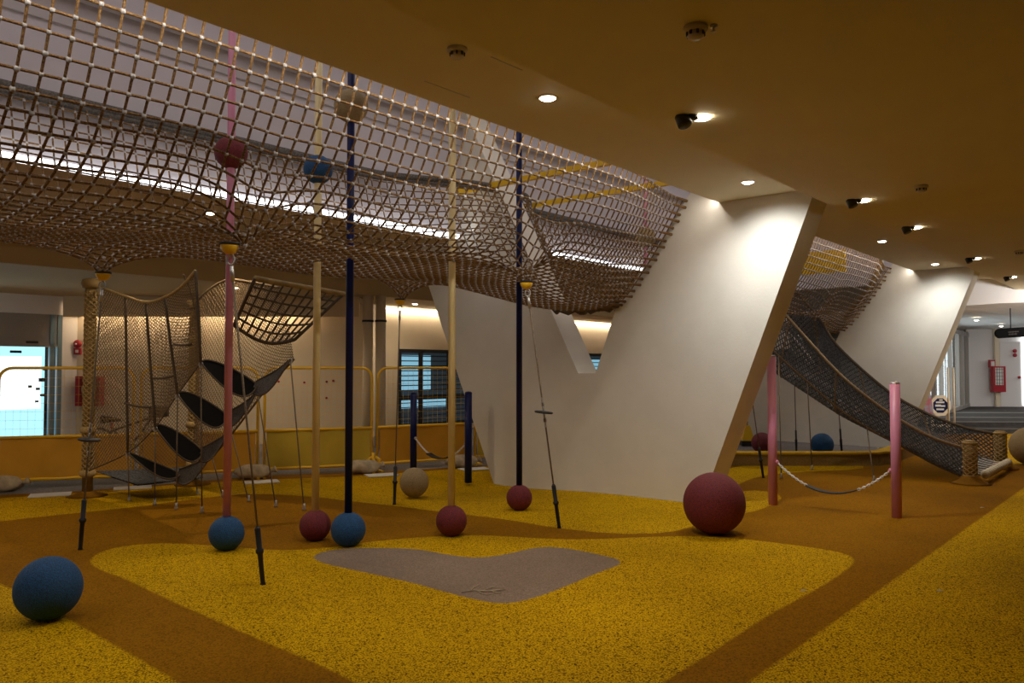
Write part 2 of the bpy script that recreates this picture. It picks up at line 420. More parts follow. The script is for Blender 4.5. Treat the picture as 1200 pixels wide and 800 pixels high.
# side wall with the dark windows
LATW = -14.8
lw0, lw1 = 12.0, 32.0
WIN0, WIN1, WZ0, WZ1 = 13.08, 24.4, .12, 2.07
m = MB()
def wallq(l0, l1, z0, z1):
    m.prism([W(l0, LATW, z0), W(l1, LATW, z0), W(l1, LATW, z1), W(l0, LATW, z1)], RX*-.15)
wallq(lw0, WIN0, 0, HF+.02); wallq(WIN1, lw1, 0, HF+.02); wallq(WIN0, WIN1, 0, WZ0); wallq(WIN0, WIN1, WZ1, HF+.02)
struct('wall_far_side', m, M['back_wall'])
t = thing('cove_light', W(20, LATW+.2, 3.0), 'warm hidden strip light above the dark louvred windows', 'light strip')
m = MB(); m.box(W(21.5, LATW+.09, HF-.05), (18, .06, .04), AX); m.build('tube', M['cove'], t)
w = bpy.data.objects.new('window_1', None); COL.objects.link(w); w.location = W(WIN0, LATW, WZ0); tag(w, kind='structure')
m = MB()
def bar(l0, l1, z0, z1, d=.06): m.box(W((l0+l1)/2, LATW-.02, (z0+z1)/2), (abs(l1-l0), d, z1-z0), AX)
bar(WIN0, WIN1, WZ1-.09, WZ1); bar(WIN0, WIN1, WZ0, WZ0+.1); bar(WIN0, WIN1, .80, .92)
for l in [13.13, 13.85, 14.85, 15.9, 17.1, 18.1, 19.1, 20.1, 21.1, 22.1, 23.1, 24.35]: bar(l-.05, l+.05, WZ0, WZ1)
m.build('window_frame', M['frame_dark'], w)
m = MB()
for k in range(8): bar(WIN0, WIN1, 1.03+k*.122, 1.055+k*.122, .03)
for k in range(5): bar(WIN0, WIN1, .28+k*.11, .30+k*.11, .03)
m.build('louvre', M['frame_dark'], w)
m = MB(); m.quad(W(WIN0, LATW-.05, WZ0), W(WIN1, LATW-.05, WZ0), W(WIN1, LATW-.05, WZ1), W(WIN0, LATW-.05, WZ1)); m.build('glazing', M['glass'], w)
M['room_dark'] = mat('dim_glowing_office_wall', (.07, .08, .09, 1), .8, noise=.4, nscale=1.5, emit=(.10, .13, .15, 1), estr=.12)  # faint emission in the wall stands in for light inside the room
m = MB(); m.quad(W(WIN0-1, LATW-1.6, 0), W(WIN1+2, LATW-1.6, 0), W(WIN1+2, LATW-1.6, 2.6), W(WIN0-1, LATW-1.6, 2.6)); struct('wall_office', m, M['room_dark'])
for k, (l0, l1, z0, z1) in enumerate(((14.2, 15.6, 1.0, 1.95), (14.4, 16.2, .5, .75), (17.0, 18.4, 1.2, 1.95), (19.5, 20.6, 1.2, 1.9), (21.2, 22.6, 1.0, 1.9), (23.2, 24.6, 1.0, 1.9))):
    m = MB(); m.prism([W(l0, LATW-1.5, z0), W(l1, LATW-1.5, z0), W(l1, LATW-1.5, z1), W(l0, LATW-1.5, z1)], RX*.02)
    struct('window_%d' % (k+2), m, M['daydim'])

# left: shop front with roller shutter and glass door, running towards us along the hall
def Dw(t, z, off=0.0):                       # along the shop front, t metres from the corner towards the camera
    p = C0 - AX*t + RX*off; return Vector((p.x, p.y, z))
m = MB(); m.prism([Dw(0, 0), Dw(0, HF), Dw(.30, HF), Dw(.30, 0)], RX*-.12); struct('wall_left', m, M['white_wall'])
m = MB(); m.prism([Dw(-.1, 2.70, .10), Dw(9, 2.70, .10), Dw(9, HF+.02, .10), Dw(-.1, HF+.02, .10)], RX*-.3); struct('trim_6', m, M['ceiling_cool'])
d = bpy.data.objects.new('door_1', None); COL.objects.link(d); d.location = Dw(1.5, 0); tag(d, kind='structure')
m = MB()
for k in range(9): m.prism([Dw(.36, 2.06+k*.072), Dw(6, 2.06+k*.072), Dw(6, 2.125+k*.072), Dw(.36, 2.125+k*.072)], RX*-.03)
m.prism([Dw(.36, 2.05, -.012), Dw(6, 2.05, -.012), Dw(6, 2.72, -.012), Dw(.36, 2.72, -.012)], RX*-.02)
m.prism([Dw(.36, 2.03, .02), Dw(6, 2.03, .02), Dw(6, 2.07, .02), Dw(.36, 2.07, .02)], RX*-.07)
m.build('shutter', M['shutter'], d)
m = MB()
for tt in (.30, .44, 2.9, 4.5): m.prism([Dw(tt, 0, .02), Dw(tt+.09, 0, .02), Dw(tt+.09, 2.72, .02), Dw(tt, 2.72, .02)], RX*-.1)
m.prism([Dw(.3, 0), Dw(6, 0), Dw(6, .1), Dw(.3, .1)], RX*-.06)
m.build('door_frame', M['frame_blue'], d)
m = MB(); m.quad(Dw(.4, .1, -.03), Dw(6, .1, -.03), Dw(6, 2.05, -.03), Dw(.4, 2.05, -.03)); m.build('glazing', M['glass'], d)
m = MB()
for (t0, z0, w_, h_) in ((1.05, 1.90, .20, .05), (.75, 2.10, .22, .045), (.62, 1.32, .10, .07), (.70, 1.15, .07, .05), (.60, 1.02, .09, .05), (.85, 1.2, .06, .05), (.72, .9, .06, .04), (.6, 1.55, .05, .08)):
    m.prism([Dw(t0, z0, .012), Dw(t0+w_, z0, .012), Dw(t0+w_, z0+h_, .012), Dw(t0, z0+h_, .012)], RX*-.035)
m.build('sticker', M['frame_dark'], d)
m = MB(); m.quad(Dw(.2, 0, -1.2), Dw(8, 0, -1.2), Dw(8, 2.6, -1.2), Dw(.2, 2.6, -1.2)); struct('window_8', m, M['daylight'])
m = MB(); m.prism([Dw(.3, .72, -1.1), Dw(8, .72, -1.1), Dw(8, 1.85, -1.1), Dw(.3, 1.85, -1.1)], RX*-.02); struct('window_9', m, M['daywhite'])

# closing walls outside the view
m = MB(); m.prism([Vector((-26, -5, 0)), Vector((32, -5, 0)), Vector((32, -5, H2+.3)), Vector((-26, -5, H2+.3))], (0, -.1, 0)); struct('wall_behind', m, M['back_wall'])

# two riser pipes in the corner
for k, px in enumerate((431, 446)):
    p = D(px, 431, 16.3); p.z = 0
    t = thing('riser_pipe', p, 'cream vertical riser pipe, %s of the pair beside the dark window' % ('left' if k == 0 else 'right'), 'pipe', 'cream riser pipes')
    m = MB(); m.cyl(p, p+Vector((0, 0, HF)), .105, 24); m.build('pipe', M['pipe'], t)
    m = MB(); m.lathe(p+Vector((0, 0, 2.56)), [(.106, -.02), (.12, -.02), (.12, .02), (.106, .02)], 24); m.build('collar', M['frame_dark'], t)
# small red fixings dotted over the back wall
for (px, py) in ((327, 447), (357, 448), (383, 447), (391, 446), (412, 446), (383, 466), (412, 465)):
    p = D(px, py, 16.78)
    m = MB(); m.lathe(p, [(.024, 0), (.024, .012), (.014, .022), (0, .024)], 12, (0, -1, 0))
    o = m.build('wall_stud', M['redbox'], loc=p); tag(o, 'small dark red stud dotted on the cream back wall', 'stud', 'red studs on the back wall')

# fire hose cabinet, alarm bell and call point on the back wall
p = D(106, 458, 16.705)
t = thing('fire_hose_cabinet', p, 'red fire hose cabinet with glass front behind the left rope post', 'cabinet')
m = MB(); m.box(p, (.52, .18, .62)); m.build('case', M['redbox'], t)
m = MB(); m.box(p+Vector((.03, -.095, .02)), (.34, .02, .46)); m.build('glass_door', M['glass'], t)
m = MB(); m.lathe(p+Vector((.03, -.10, .03)), [(.06, 0), (.15, .0), (.15, .02), (.06, .02)], 24, (0, -1, 0)); m.build('hose_reel', M['sand'], t)
p = D(91, 403, 16.75)
t = thing('alarm_bell', p, 'round red alarm bell on the back wall above a square call point', 'alarm bell')
m = MB(); m.lathe(p, [(.085, 0), (.085, .03), (.06, .06), (.02, .07), (0, .07)], 24, (0, -1, 0)); m.build('gong', M['redbox'], t)
m = MB(); m.lathe(p+Vector((0, -.07, 0)), [(.018, 0), (.018, .012), (0, .014)], 12, (0, -1, 0)); m.build('cap', M['trim_ring'], t)
p = D(91, 411.5, 16.75)
t = thing('call_point', p, 'square red call point on the back wall below the round alarm bell', 'call point')
m = MB(); m.box(p, (.14, .06, .14)); m.build('case', M['redbox'], t)
m = MB(); m.box(p+Vector((0, -.035, 0)), (.06, .01, .06)); m.build('press_plate', M['trim_ring'], t)

# ------------------------------------------------------------------ right-hand background
WYR, ZFR = 29.0, .2
m = MB(); m.prism([Vector((14.3+2.3, WYR, ZFR)), Vector((32, WYR-.4, ZFR)), Vector((32, WYR-.4, 3.2)), Vector((16.6, WYR, 3.2))], (0, .1, 0)); struct('wall_right_end', m, M['white_wall'])
m = MB()
m.prism([Vector((10.5, 19.6, 0)), Vector((32, 18.6, 0)), Vector((32, 36, 0)), Vector((10.5, 36, 0))], (0, 0, .1)); struct('floor_step_1', m, M['step'])
m = MB()
m.prism([Vector((10.5, 20.6, .1)), Vector((32, 19.6, .1)), Vector((32, 36, .1)), Vector((10.5, 36, .1))], (0, 0, .1)); struct('floor_step_2', m, M['step'])
m = MB(); m.prism([D(1095, 360.5, 17.25), D(1330, 344, 17.25), D(1330, 344, 17.25)+Vector((0, 0, .62)), D(1095, 360.5, 17.25)+Vector((0, 0, .6))], (0, .15, 0)); struct('trim_7', m, M['white_wall'])
m = MB(); m.prism([Vector((8.5, 17.3, 2.93)), Vector((16, 17.3, 3.2)), Vector((32, 17.3, 3.2)), Vector((32, 36, 2.93)), Vector((6, 36, 2.93))], (0, 0, .08)); struct('ceiling_6', m, M['ceiling_cool'])
M['stone_band'] = mat('pale_stone_band', (.20, .185, .17, 1), .9, spec=.1)
for k, (y0, dy, z) in enumerate(((20.7, .25, .2), (22.6, .3, .2), (25.0, .4, .2), (19.7, .12, .1))):
    m = MB(); m.prism([Vector((10.5, y0, z+.001)), Vector((32, y0-1, z+.001)), Vector((32, y0-1+dy, z+.001)), Vector((10.5, y0+dy, z+.001))], (0, 0, .004)); struct('trim_%d' % (8+k), m, M['stone_band'])
# glazed doors with bright daylight behind
d = bpy.data.objects.new('door_2', None); COL.objects.link(d); tag(d, kind='structure')
ga, gb = Vector((11.9, 22.5, ZFR)), Vector((16.6, 29.0, ZFR)); d.location = ga
gd = (gb-ga).normalized(); gl = (gb-ga).length
m = MB()
for f, wd in ((0, .1), (.18, .06), (.42, .08), (.64, .1), (.78, .5), (.94, .4)):
    m.box(ga+gd*(gl*f)+Vector((0, 0, 1.35)), (wd, .12, 2.7), gd)
m.box(ga+gd*gl/2+Vector((0, 0, 2.6)), (gl, .1, .14), gd); m.box(ga+gd*gl/2+Vector((0, 0, .06)), (gl, .1, .12), gd)
m.build('door_frame', M['shutter'], d)
m = MB(); m.quad(ga, gb, gb+Vector((0, 0, 2.7)), ga+Vector((0, 0, 2.7))); m.build('glazing', M['glass'], d)
nn = Vector((-gd.y, gd.x, 0))
for k, (f0, f1) in enumerate(((.03, .16), (.20, .40), (.44, .62))):
    m = MB(); a = ga+gd*(gl*f0)+nn*.12; b = ga+gd*(gl*f1)+nn*.12
    m.prism([a, b, b+Vector((0, 0, 2.6)), a+Vector((0, 0, 2.6))], nn*.02); struct('window_%d' % (10+k), m, M['daywhite'])
m = MB(); a = ga-gd*1+nn*1.6; b = gb+gd*.6+nn*1.6; m.quad(a, b, b+Vector((0, 0, 2.8)), a+Vector((0, 0, 2.8))); struct('wall_lobby', m, M['back_wall'])
# door leaf, hose cabinet, call point, alarm discs, hanging sign
d = bpy.data.objects.new('door_3', None); COL.objects.link(d); d.location = D(1185, 475, WYR-.1); tag(d, kind='structure')
m = MB(); a, b = D(1172, 475, WYR-.12), D(1196, 475, WYR-.16); a.z = b.z = ZFR
m.prism([a, b, b+Vector((0, 0, 2.35)), a+Vector((0, 0, 2.35))], (0, .05, 0)); m.build('leaf', M['white_wall'], d)
m = MB(); m.box(D(1168, 430, WYR-.15), (.16, .1, 2.9)); m.build('pilaster', M['pipe'], d)
m = MB(); m.prism([D(1198, 475, WYR-.2), D(1230, 475, WYR-.2), D(1230, 392, WYR-.2), D(1198, 392, WYR-.2)], (0, .05, 0)); struct('window_13', m, M['daywhite'])
p = D(1169, 444, WYR-.3)
t = thing('fire_hose_cabinet', p, 'tall red fire cabinet with a white glazed front on the white wall', 'cabinet')
m = MB(); m.box(p, (.44, .2, .92)); m.build('case', M['redbox'], t)
m = MB(); m.box(p+Vector((-.02, -.11, .1)), (.28, .02, .62)); m.build('glass_door', M['paper'], t)
m = MB()
for i in range(3): m.box(p+Vector((-.02+(i-1)*.09, -.125, .1)), (.012, .01, .62))
for i in range(5): m.box(p+Vector((-.02, -.125, -.15+i*.125)), (.28, .01, .012))
m.build('glazing_bar', M['frame_dark'], t)
p = D(1162, 426, WYR-.3)
t = thing('call_point', p, 'small red call box above the tall red fire cabinet', 'call point')
m = MB(); m.box(p, (.2, .1, .28)); m.build('case', M['redbox'], t)
m = MB(); m.box(p+Vector((0, -.06, 0)), (.12, .02, .17)); m.build('press_plate', M['paper'], t)
for py, s in ((411, 'upper'), (416, 'lower')):
    p = D(1189, py, WYR-.3)
    m = MB(); m.lathe(p, [(.07, 0), (.07, .04), (.03, .06), (0, .06)], 16, (0, -1, 0))
    tag(m.build('alarm_disc', M['redbox'], loc=p), '%s of two round red alarm discs on the white door' % s, 'alarm', 'red alarm discs')
p = D(1193.5, 442, WYR-.3); m = MB(); m.lathe(p, [(.05, 0), (.05, .04), (0, .05)], 16, (0, -1, 0))
tag(m.build('door_knob', M['redbox'], loc=p), 'small round red knob on the white door', 'knob')
t = thing('hanging_sign', D(1195, 390, 17.8), 'long black sign with a rounded end hanging under the ceiling', 'sign')
pa = D(1173, 390.5, 17.8); m = MB(); pts = []
for k in range(9):
    th = math.pi/2+math.pi*k/8; pts.append(pa+Vector((.11*math.cos(th), 0, .11*math.sin(th))))
pb = D(1262, 385, 17.8); pts += [pb+Vector((0, 0, -.11)), pb+Vector((0, 0, .11))]
m.prism(pts, (0, .05, 0)); m.build('panel', M['sign'], t)
m = MB()
for r_, ln in ((0, 11), (1, 9)):
    for k in range(ln):
        m.box(D(1182+k*1.15+r_*.6, 389-.07*k+r_*2.6, 17.795)+Vector((0, -.005, 0)), (.016, .006, .018+.008*((k*7+r_) % 3)))
m.build('lettering', M['signtext'], t)
for px in (1185, 1240):
    m = MB(); a = D(px, 385, 17.82); m.cyl(a, Vector((a.x, a.y, 2.94)), .01, 8); m.build('hanger', M['sign'], t)
# round framed board on a stand
p = G(1101, 508)
t = thing('sign_stand', p, 'tan octagonal framed board with a blue centre on a stand behind the slide', 'sign')
c = D(1101, 475, p.y); oct_ = lambda r, y: [c+Vector((r*math.cos(math.pi*(k+.5)/4), y, r*math.sin(math.pi*(k+.5)/4))) for k in range(8)]
m = MB(); V = oct_(.27, 0)+oct_(.19, 0)+oct_(.27, .05)+oct_(.19, .05); F = []
for k in range(8):
    j = (k+1) % 8; F += [(k, j, 8+j, 8+k), (16+k, 24+k, 24+j, 16+j), (k, 16+k, 16+j, j), (8+k, 8+j, 24+j, 24+k)]
m.add(V, F, False); m.build('board_frame', M['pipe'], t)
m = MB(); m.prism(oct_(.2, .02), (0, .02, 0)); m.build('board', M['navy'], t)
m = MB()
for (dx, dz, w_, h_) in ((0, .08, .2, .04), (-.05, 0, .14, .05), (.07, -.01, .1, .04), (0, -.09, .18, .04), (.02, .135, .08, .03)): m.box(c+Vector((dx, .012, dz)), (w_, .01, h_))
m.build('board_print', M['paper'], t)
m = MB()
for dx in (-.18, .18): m.cyl(Vector((c.x+dx, c.y+.04, 0)), Vector((c.x+dx, c.y+.04, c.z-.18)), .025, 10)
m.box(Vector((c.x, c.y+.04, .2)), (.4, .04, .05)); m.build('stand', M['pipe'], t)
p = G(1114, 508); t = thing('rail_frame', p, 'slim tan upright frame standing beside the octagonal board', 'frame')
m = MB()
for px in (1110.5, 1117): a = D(px, 440, p.y); m.cyl(Vector((a.x, a.y, 0)), Vector((a.x, a.y, a.z+.2)), .022, 10)
m.build('upright', M['pipe'], t); m = MB(); m.box(Vector((p.x, p.y, .25)), (.14, .03, .04)); m.build('rail', M['pipe'], t)
p = G(1085, 508); t = thing('notice_board', p, 'grey leaning board with red and blue speckles left of the octagonal board', 'board')
M['speck'] = mat('speckled_print', (.30, .34, .45, 1), .6, nscale=9, color2=(.45, .12, .14, 1))
m = MB(); c = D(1086, 473, p.y); m.box(c, (.2, .04, .55), (1, 0, .12)); m.build('panel', M['speck'], t)
m = MB(); m.cyl(Vector((c.x, c.y+.03, 0)), Vector((c.x, c.y+.03, c.z)), .02, 8); m.build('leg', M['pipe'], t)

# ------------------------------------------------------------------ lamps
def aim(o, tgt):
    o.rotation_euler = (Vector(tgt)-o.location).to_track_quat('-Z', 'Y').to_euler()
def spot(name, loc, tgt, energy, angle, color, parent=None, blend=.8, size=.04):
    ld = bpy.data.lights.new(name, 'SPOT'); ld.energy = energy; ld.spot_size = math.radians(angle); ld.spot_blend = blend
    ld.color = color; ld.shadow_soft_size = size
    o = bpy.data.objects.new(name, ld); COL.objects.link(o); o.location = loc; aim(o, tgt)
    if parent: o.parent = parent; o.location = Vector(loc)-parent.location
    return o
def area(name, loc, tgt, energy, sx, sy, color):
    ld = bpy.data.lights.new(name, 'AREA'); ld.shape = 'RECTANGLE'; ld.size = sx; ld.size_y = sy; ld.energy = energy; ld.color = color
    o = bpy.data.objects.new(name, ld); COL.objects.link(o); o.location = loc; aim(o, tgt); return o
COOL, WARM = (1, .93, .82), (1, .80, .55)
E_DOWN, E_SPOT = 85, 40
def downlight(l, lat, z, label, energy, cool=True, target=None, angle=110, col=None, blend=.8):
    p = W(l, lat, z)
    t = thing('ceiling_downlight', p, label, 'ceiling light', 'ceiling downlights')
    m = MB(); m.lathe(p, [(.055, .0), (.075, -.006), (.078, 0)], 28); m.build('trim_ring', M['trim_ring'], t)
    m = MB(); m.lathe(p+Vector((0, 0, -.005)), [(0, -.012), (.035, -.010), (.056, 0)], 28); m.build('lens', M['lamp_cool' if cool else 'lamp_warm'], t)
    spot('lamp', p+Vector((0, 0, -.03)), target or p-Vector((0, 0, 3)), energy, angle, col or (COOL if cool else WARM), t, blend=blend)
downlight(4.46, -3.46, H1, 'round white downlight nearest the rope net edge, by itself in the ceiling', E_DOWN*.95, angle=170, blend=.6)
downlight(7.85, -3.46, H1, 'round white downlight washing the near white column', 105, angle=122, target=W(8.6, -3.46, 1.9), col=(.95, .98, 1), blend=1)
downlight(12.86, -3.53, H1, 'round downlight between the two white columns', E_DOWN)
downlight(16.35, -3.57, H1, 'round downlight washing the far white column', 84, angle=122, target=W(17.15, -3.5, 1.9), col=(.95, .98, 1), blend=1)
downlight(20.2, -2.95, H1, 'bright round downlight in the ceiling above the white end bulkhead', E_DOWN)
downlight(.9, -3.46, H1, 'round downlight in the ceiling overhead', 8, angle=172)
def gimbal(l, lat, z, label, energy):
    p = W(l, lat, z)
    t = thing('ceiling_spotlight', p, label, 'ceiling light', 'black ceiling spotlights')
    m = MB(); m.lathe(p, [(.05, 0), (.05, -.02), (.03, -.03)], 20); m.build('mount', M['housing'], t)
    q = p + Vector((-.055, -.01, -.03)); ax = Vector((.25, -.35, -.9)).normalized()
    m = MB(); m.lathe(q-ax*.045, [(.03, 0), (.048, .01), (.05, .085), (.045, .09)], 24, ax); m.build('housing', M['housing'], t)
    m = MB(); pl = p + Vector((.075, .02, 0))
    m.lathe(pl, [(.062, 0), (.06, -.012), (.03, -.02), (0, -.022)], 24); m.build('lens', M['lamp_warm'], t)
    spot('lamp', pl+Vector((0, 0, -.05)), pl-Vector((0, 0, 3)), energy, 95, WARM, t)
for k, (l, lb) in enumerate(((4.84, 'black ceiling spotlight nearest the camera, largest of the row'), (8.36, 'second black ceiling spotlight along the row, above the near column'),
                            (10.4, 'third black ceiling spotlight along the row'), (13.97, 'fourth black ceiling spotlight along the row, small and dim'),
                            (17.3, 'farthest black ceiling spotlight in the row at the right edge'))):
    gimbal(l, -2.53, H2, lb, E_SPOT)
# spots of the right half of the hall, outside the frame
for (l, lat, e) in ((1.5, 1.0, 5), (6, 2.5, 8), (10.5, 2.5, 12), (15, 2.5, 20)):
    spot('lamp', W(l, lat, H2-.05), W(l, lat, 0), e, 110, WARM)
# far ceiling lamps seen under the net
def faint(px, py, z, label, energy):
    Y = (z-EYE)*FPX/(HORIZON-py); p = Vector(((px-600)/FPX*Y, Y, z))
    t = thing('ceiling_downlight', p, label, 'ceiling light', 'ceiling downlights')
    m = MB(); m.lathe(p, [(.06, 0), (.085, -.006), (.088, 0)], 24); m.build('trim_ring', M['trim_ring'], t)
    m = MB(); m.lathe(p, [(0, -.014), (.04, -.012), (.062, 0)], 24); m.build('lens', M['lamp_warm'], t)
    spot('lamp', p+Vector((0, 0, -.03)), p-Vector((0, 0, 3)), energy, 150, WARM, t)
faint(275, 337, HF, 'small warm downlight in the low far ceiling behind the pink pole', 75)
faint(486, 356, HF, 'small warm downlight in the low far ceiling by the riser pipes', 40)
faint(182, 368, HF, 'small warm downlight in the low far ceiling behind the climbing net', 35)
faint(244, 249, H1, 'white downlight seen through the net just below the light strip', 85)
for (l, lb) in ((8.7, 'added warm downlight in the far ceiling, mostly hidden by the net beside the column'), (1.6, 'added warm downlight in the far ceiling beyond the left frame edge')):
    downlight(l, -9.3, H1, lb, 95, cool=False, angle=165)  # this pair is added to light the barriers, poles and pipes
faint(1145, 375, 2.93, 'left of two small downlights in the grey ceiling above the glazed doors', 25)
faint(1174, 382, 2.93, 'small downlight in the grey ceiling just above the black sign', 25)
# detectors
def detector(px, py, z, label, extra=False):
    Y = (z-EYE)*FPX/(HORIZON-py); p = Vector(((px-600)/FPX*Y, Y, z))
    t = thing('smoke_detector', p, label, 'smoke detector', 'ceiling smoke detectors')
    m = MB(); m.lathe(p, [(.06, 0), (.062, -.018), (.05, -.028)], 24); m.build('base', M['detector'], t)
    m = MB(); m.lathe(p, [(.04, -.026), (.042, -.05), (.028, -.062), (0, -.064)], 20)
    m.build('sensor_head', M['detector'], t)
    m = MB()
    for k in range(8): a = k*math.pi/4; m.box(p+Vector((.043*math.cos(a), .043*math.sin(a), -.038)), (.008, .012, .02), (math.cos(a), math.sin(a), 0))
    m.build('vent_slot', M['black'], t)
    if extra:
        m = MB(); q = p+Vector((.085, -.02, 0)); m.lathe(q, [(.018, 0), (.018, -.01), (.006, -.012), (.006, -.03), (.016, -.033), (0, -.036)], 14); m.build('sprinkler', M['steel'], t)
detector(535, 52, H1, 'round smoke detector alone on the ceiling above the tan ball')
detector(818, 26, H2, 'largest smoke detector with a small sprinkler, near the top of the ceiling', True)
detector(1083, 216, H2, 'small dark smoke detector beyond the second black spotlight')
detector(1197, 293, H2, 'smoke detector at the edge of the ceiling beside the row of spotlights')
detector(50, 301, H1, 'smoke detector on the far tan ceiling left of the rope net')

# light of the well, added washes and soft general light
area('well_light', W(7.3, -6.2, HV-.1), W(7.3, -6.3, 0), 115, 24, 2.6, (1, .93, .93)).rotation_euler = (0, 0, math.atan2(AX.y, AX.x))
_e = area('edge_light', W(7.3, -4.18, H1+.05), W(7.3, -4.9, 2.4), 58, 24, .04, (1, .92, .84))
_z = -(W(7.3, -4.75, 2.4)-W(7.3, -4.18, H1+.05)).normalized(); _e.rotation_euler = Matrix((AX, _z.cross(AX), _z)).transposed().to_euler()
area('strip_wash', W(7.3, LF+.25, H1+.1), W(7.3, LF+1.5, H1+3.0), 12, 24, .08, (.95, .96, 1)).rotation_euler = (math.pi*.97, 0, math.atan2(AX.y, AX.x))
area('end_wash', Vector((13.5, 15.6, 2.6)), Vector((13, 17.4, 3.3)), 140, 3, .3, (1, .96, .92))  # unseen light added to brighten the white end bulkhead
area('lobby_light', Vector((20, 25, 2.85)), Vector((20, 25.5, 0)), 95, 6, 4, (1, .93, .86))
area('shop_wash', Vector((-10.2, 12.6, 2.6)), Vector((-11, 16.5, 3.0)), 6, 2, .4, (1, .95, .9))  # unseen light added to lift the bulkhead over the shop front
w = bpy.data.worlds.new('world'); sc.world = w; w.use_nodes = True
w.node_tree.nodes['Background'].inputs[0].default_value = (1, .85, .65, 1); w.node_tree.nodes['Background'].inputs[1].default_value = .02

# ------------------------------------------------------------------ the rope net tunnel
PA = [(-4.30, 3.62), (-4.47, 3.22), (-4.73, 2.86), (-5.1, 2.64), (-5.65, 2.60), (-6.2, 2.60), (-6.8, 2.61), (-7.3, 2.66), (-7.75, 2.90), (-8.05, 3.4), (-8.26, 4.2)]
PV = [(-4.60, 3.62), (-4.86, 3.2), (-5.22, 2.72), (-5.46, 2.46), (-5.72, 2.37), (-6.05, 2.35), (-6.35, 2.36), (-6.58, 2.46), (-6.86, 2.90), (-7.22, 3.55), (-7.58, 4.2)]
def smooth(t): t = max(0, min(1, t)); return t*t*(3-2*t)
def net_surface(l0, l1, wfun, ties, cell=.112):
    nl = int(round((l1-l0)/cell))+1; nv = 52
    P = np.zeros((nl, nv, 3))
    for i in range(nl):
        l = l0+(l1-l0)*i/(nl-1); w_ = wfun(l)
        prof = np.array(PA)*(1-w_)+np.array(PV)*w_
        q = resample(catmull(prof, 8), nv)
        z = q[:, 1].copy(); lat = q[:, 0].copy(); ll = np.full(nv, l)
        hang = np.clip((3.4-z)/.7, 0, 1)                     # the floor of the trough sags, the tied edges do not
        z += hang*(.030*np.sin(l*2.1+lat*.9)+.02*np.sin(lat*3.1-l*1.2))
        for (tl, tlat, tz) in ties:
            d = np.hypot(ll-tl, lat-tlat)
            k = np.exp(-(d/.33)**2)*.7+np.exp(-(d/.10)**2)*.3
            z += (tz-z)*np.clip(k, 0, 1)*hang
            pull = np.exp(-(d/.35)**2)*.45*hang
            lat += (tlat-lat)*pull; ll = ll+(tl-ll)*pull
        ll = ll + .012*np.sin(lat*5+l*3)*hang
        for j in range(nv): P[i, j] = W(ll[j], lat[j], z[j])
    return P
TIES1 = [(3.0, -5.0, 2.44), (6.0, -4.95, 2.43), (3.0, -7.3, 2.42), (6.55, -7.35, 2.42), (0, -5.0, 2.44), (-.3, -7.3, 2.42)]
net1 = net_surface(-.6, 8.58, lambda l: smooth((l-6.7)/1.9), TIES1)
TIES2 = [(10.9, -4.95, 2.43), (14.0, -4.95, 2.43), (11.5, -7.3, 2.42), (14.5, -7.35, 2.42)]
net2 = net_surface(9.07, 17.13, lambda l: max(smooth((10.4-l)/1.35), smooth((l-15.3)/1.85)), TIES2)
for P, lb in ((net1, 'huge tan rope net trough hanging from the ceiling opening, in front of the near column'), (net2, 'tan rope net trough between the two white columns, with yellow beam inside')):
    c = P.mean(axis=(0, 1)); t = thing('rope_net', V3(c), lb, 'rope net', 'rope net troughs in the ceiling opening')
    m = MB(); square_net(m, P, .0086, 5); m.build('net_mesh', M['rope'], t)
    m = MB(); knots(m, P, .0175); tag(m.build('net_knot', M['knot'], t), 'pale grey couplings where ropes cross', kind='stuff')
    m = MB()
    e = P[:, -1].copy(); e[:, 2] += .01
    m.tube(e, .045, 8); m.tube(e+np.array([0, 0, -.06]), .03, 7)
    m.build('far_rim', M['rim'], t)
    m = MB(); m.tube(P[:, 0], .012, 8); m.build('near_edge_rope', M['rope'], t)
    m = MB()
    m.tube(P[0], .008, 8); m.build('end_edge_rope', M['dark_rope'], t)
    m = MB(); dl = AX*.03
    for j in range(0, 24, 1):
        p0 = V3(P[-3, j]); p1 = V3(P[-1, j]) + RX*(.05+.03*(j % 2)) + Vector((0, 0, -.02)); m.tube([p0, p0.lerp(p1, .5), p1], [.010, .015, .019], 6)
    m.build('end_lashing', M['rope'], t)
# bunched bottom where the trough passes through the notch of the column
m = MB(); pts = [W(8.52+.05*math.sin(k), -5.5-.075*k, 2.34+.025*math.sin(k*2.3)+(.05*((k-7)/7)**2)) for k in range(15)]
m.tube(pts, .035, 8); m.tube([p+Vector((0, 0, .06)) for p in pts], .028, 8)
tag(m.build('net_lashing', M['dark_rope'], loc=pts[7]), 'dark bunched rope lashing under the net at the column notch', 'lashing')

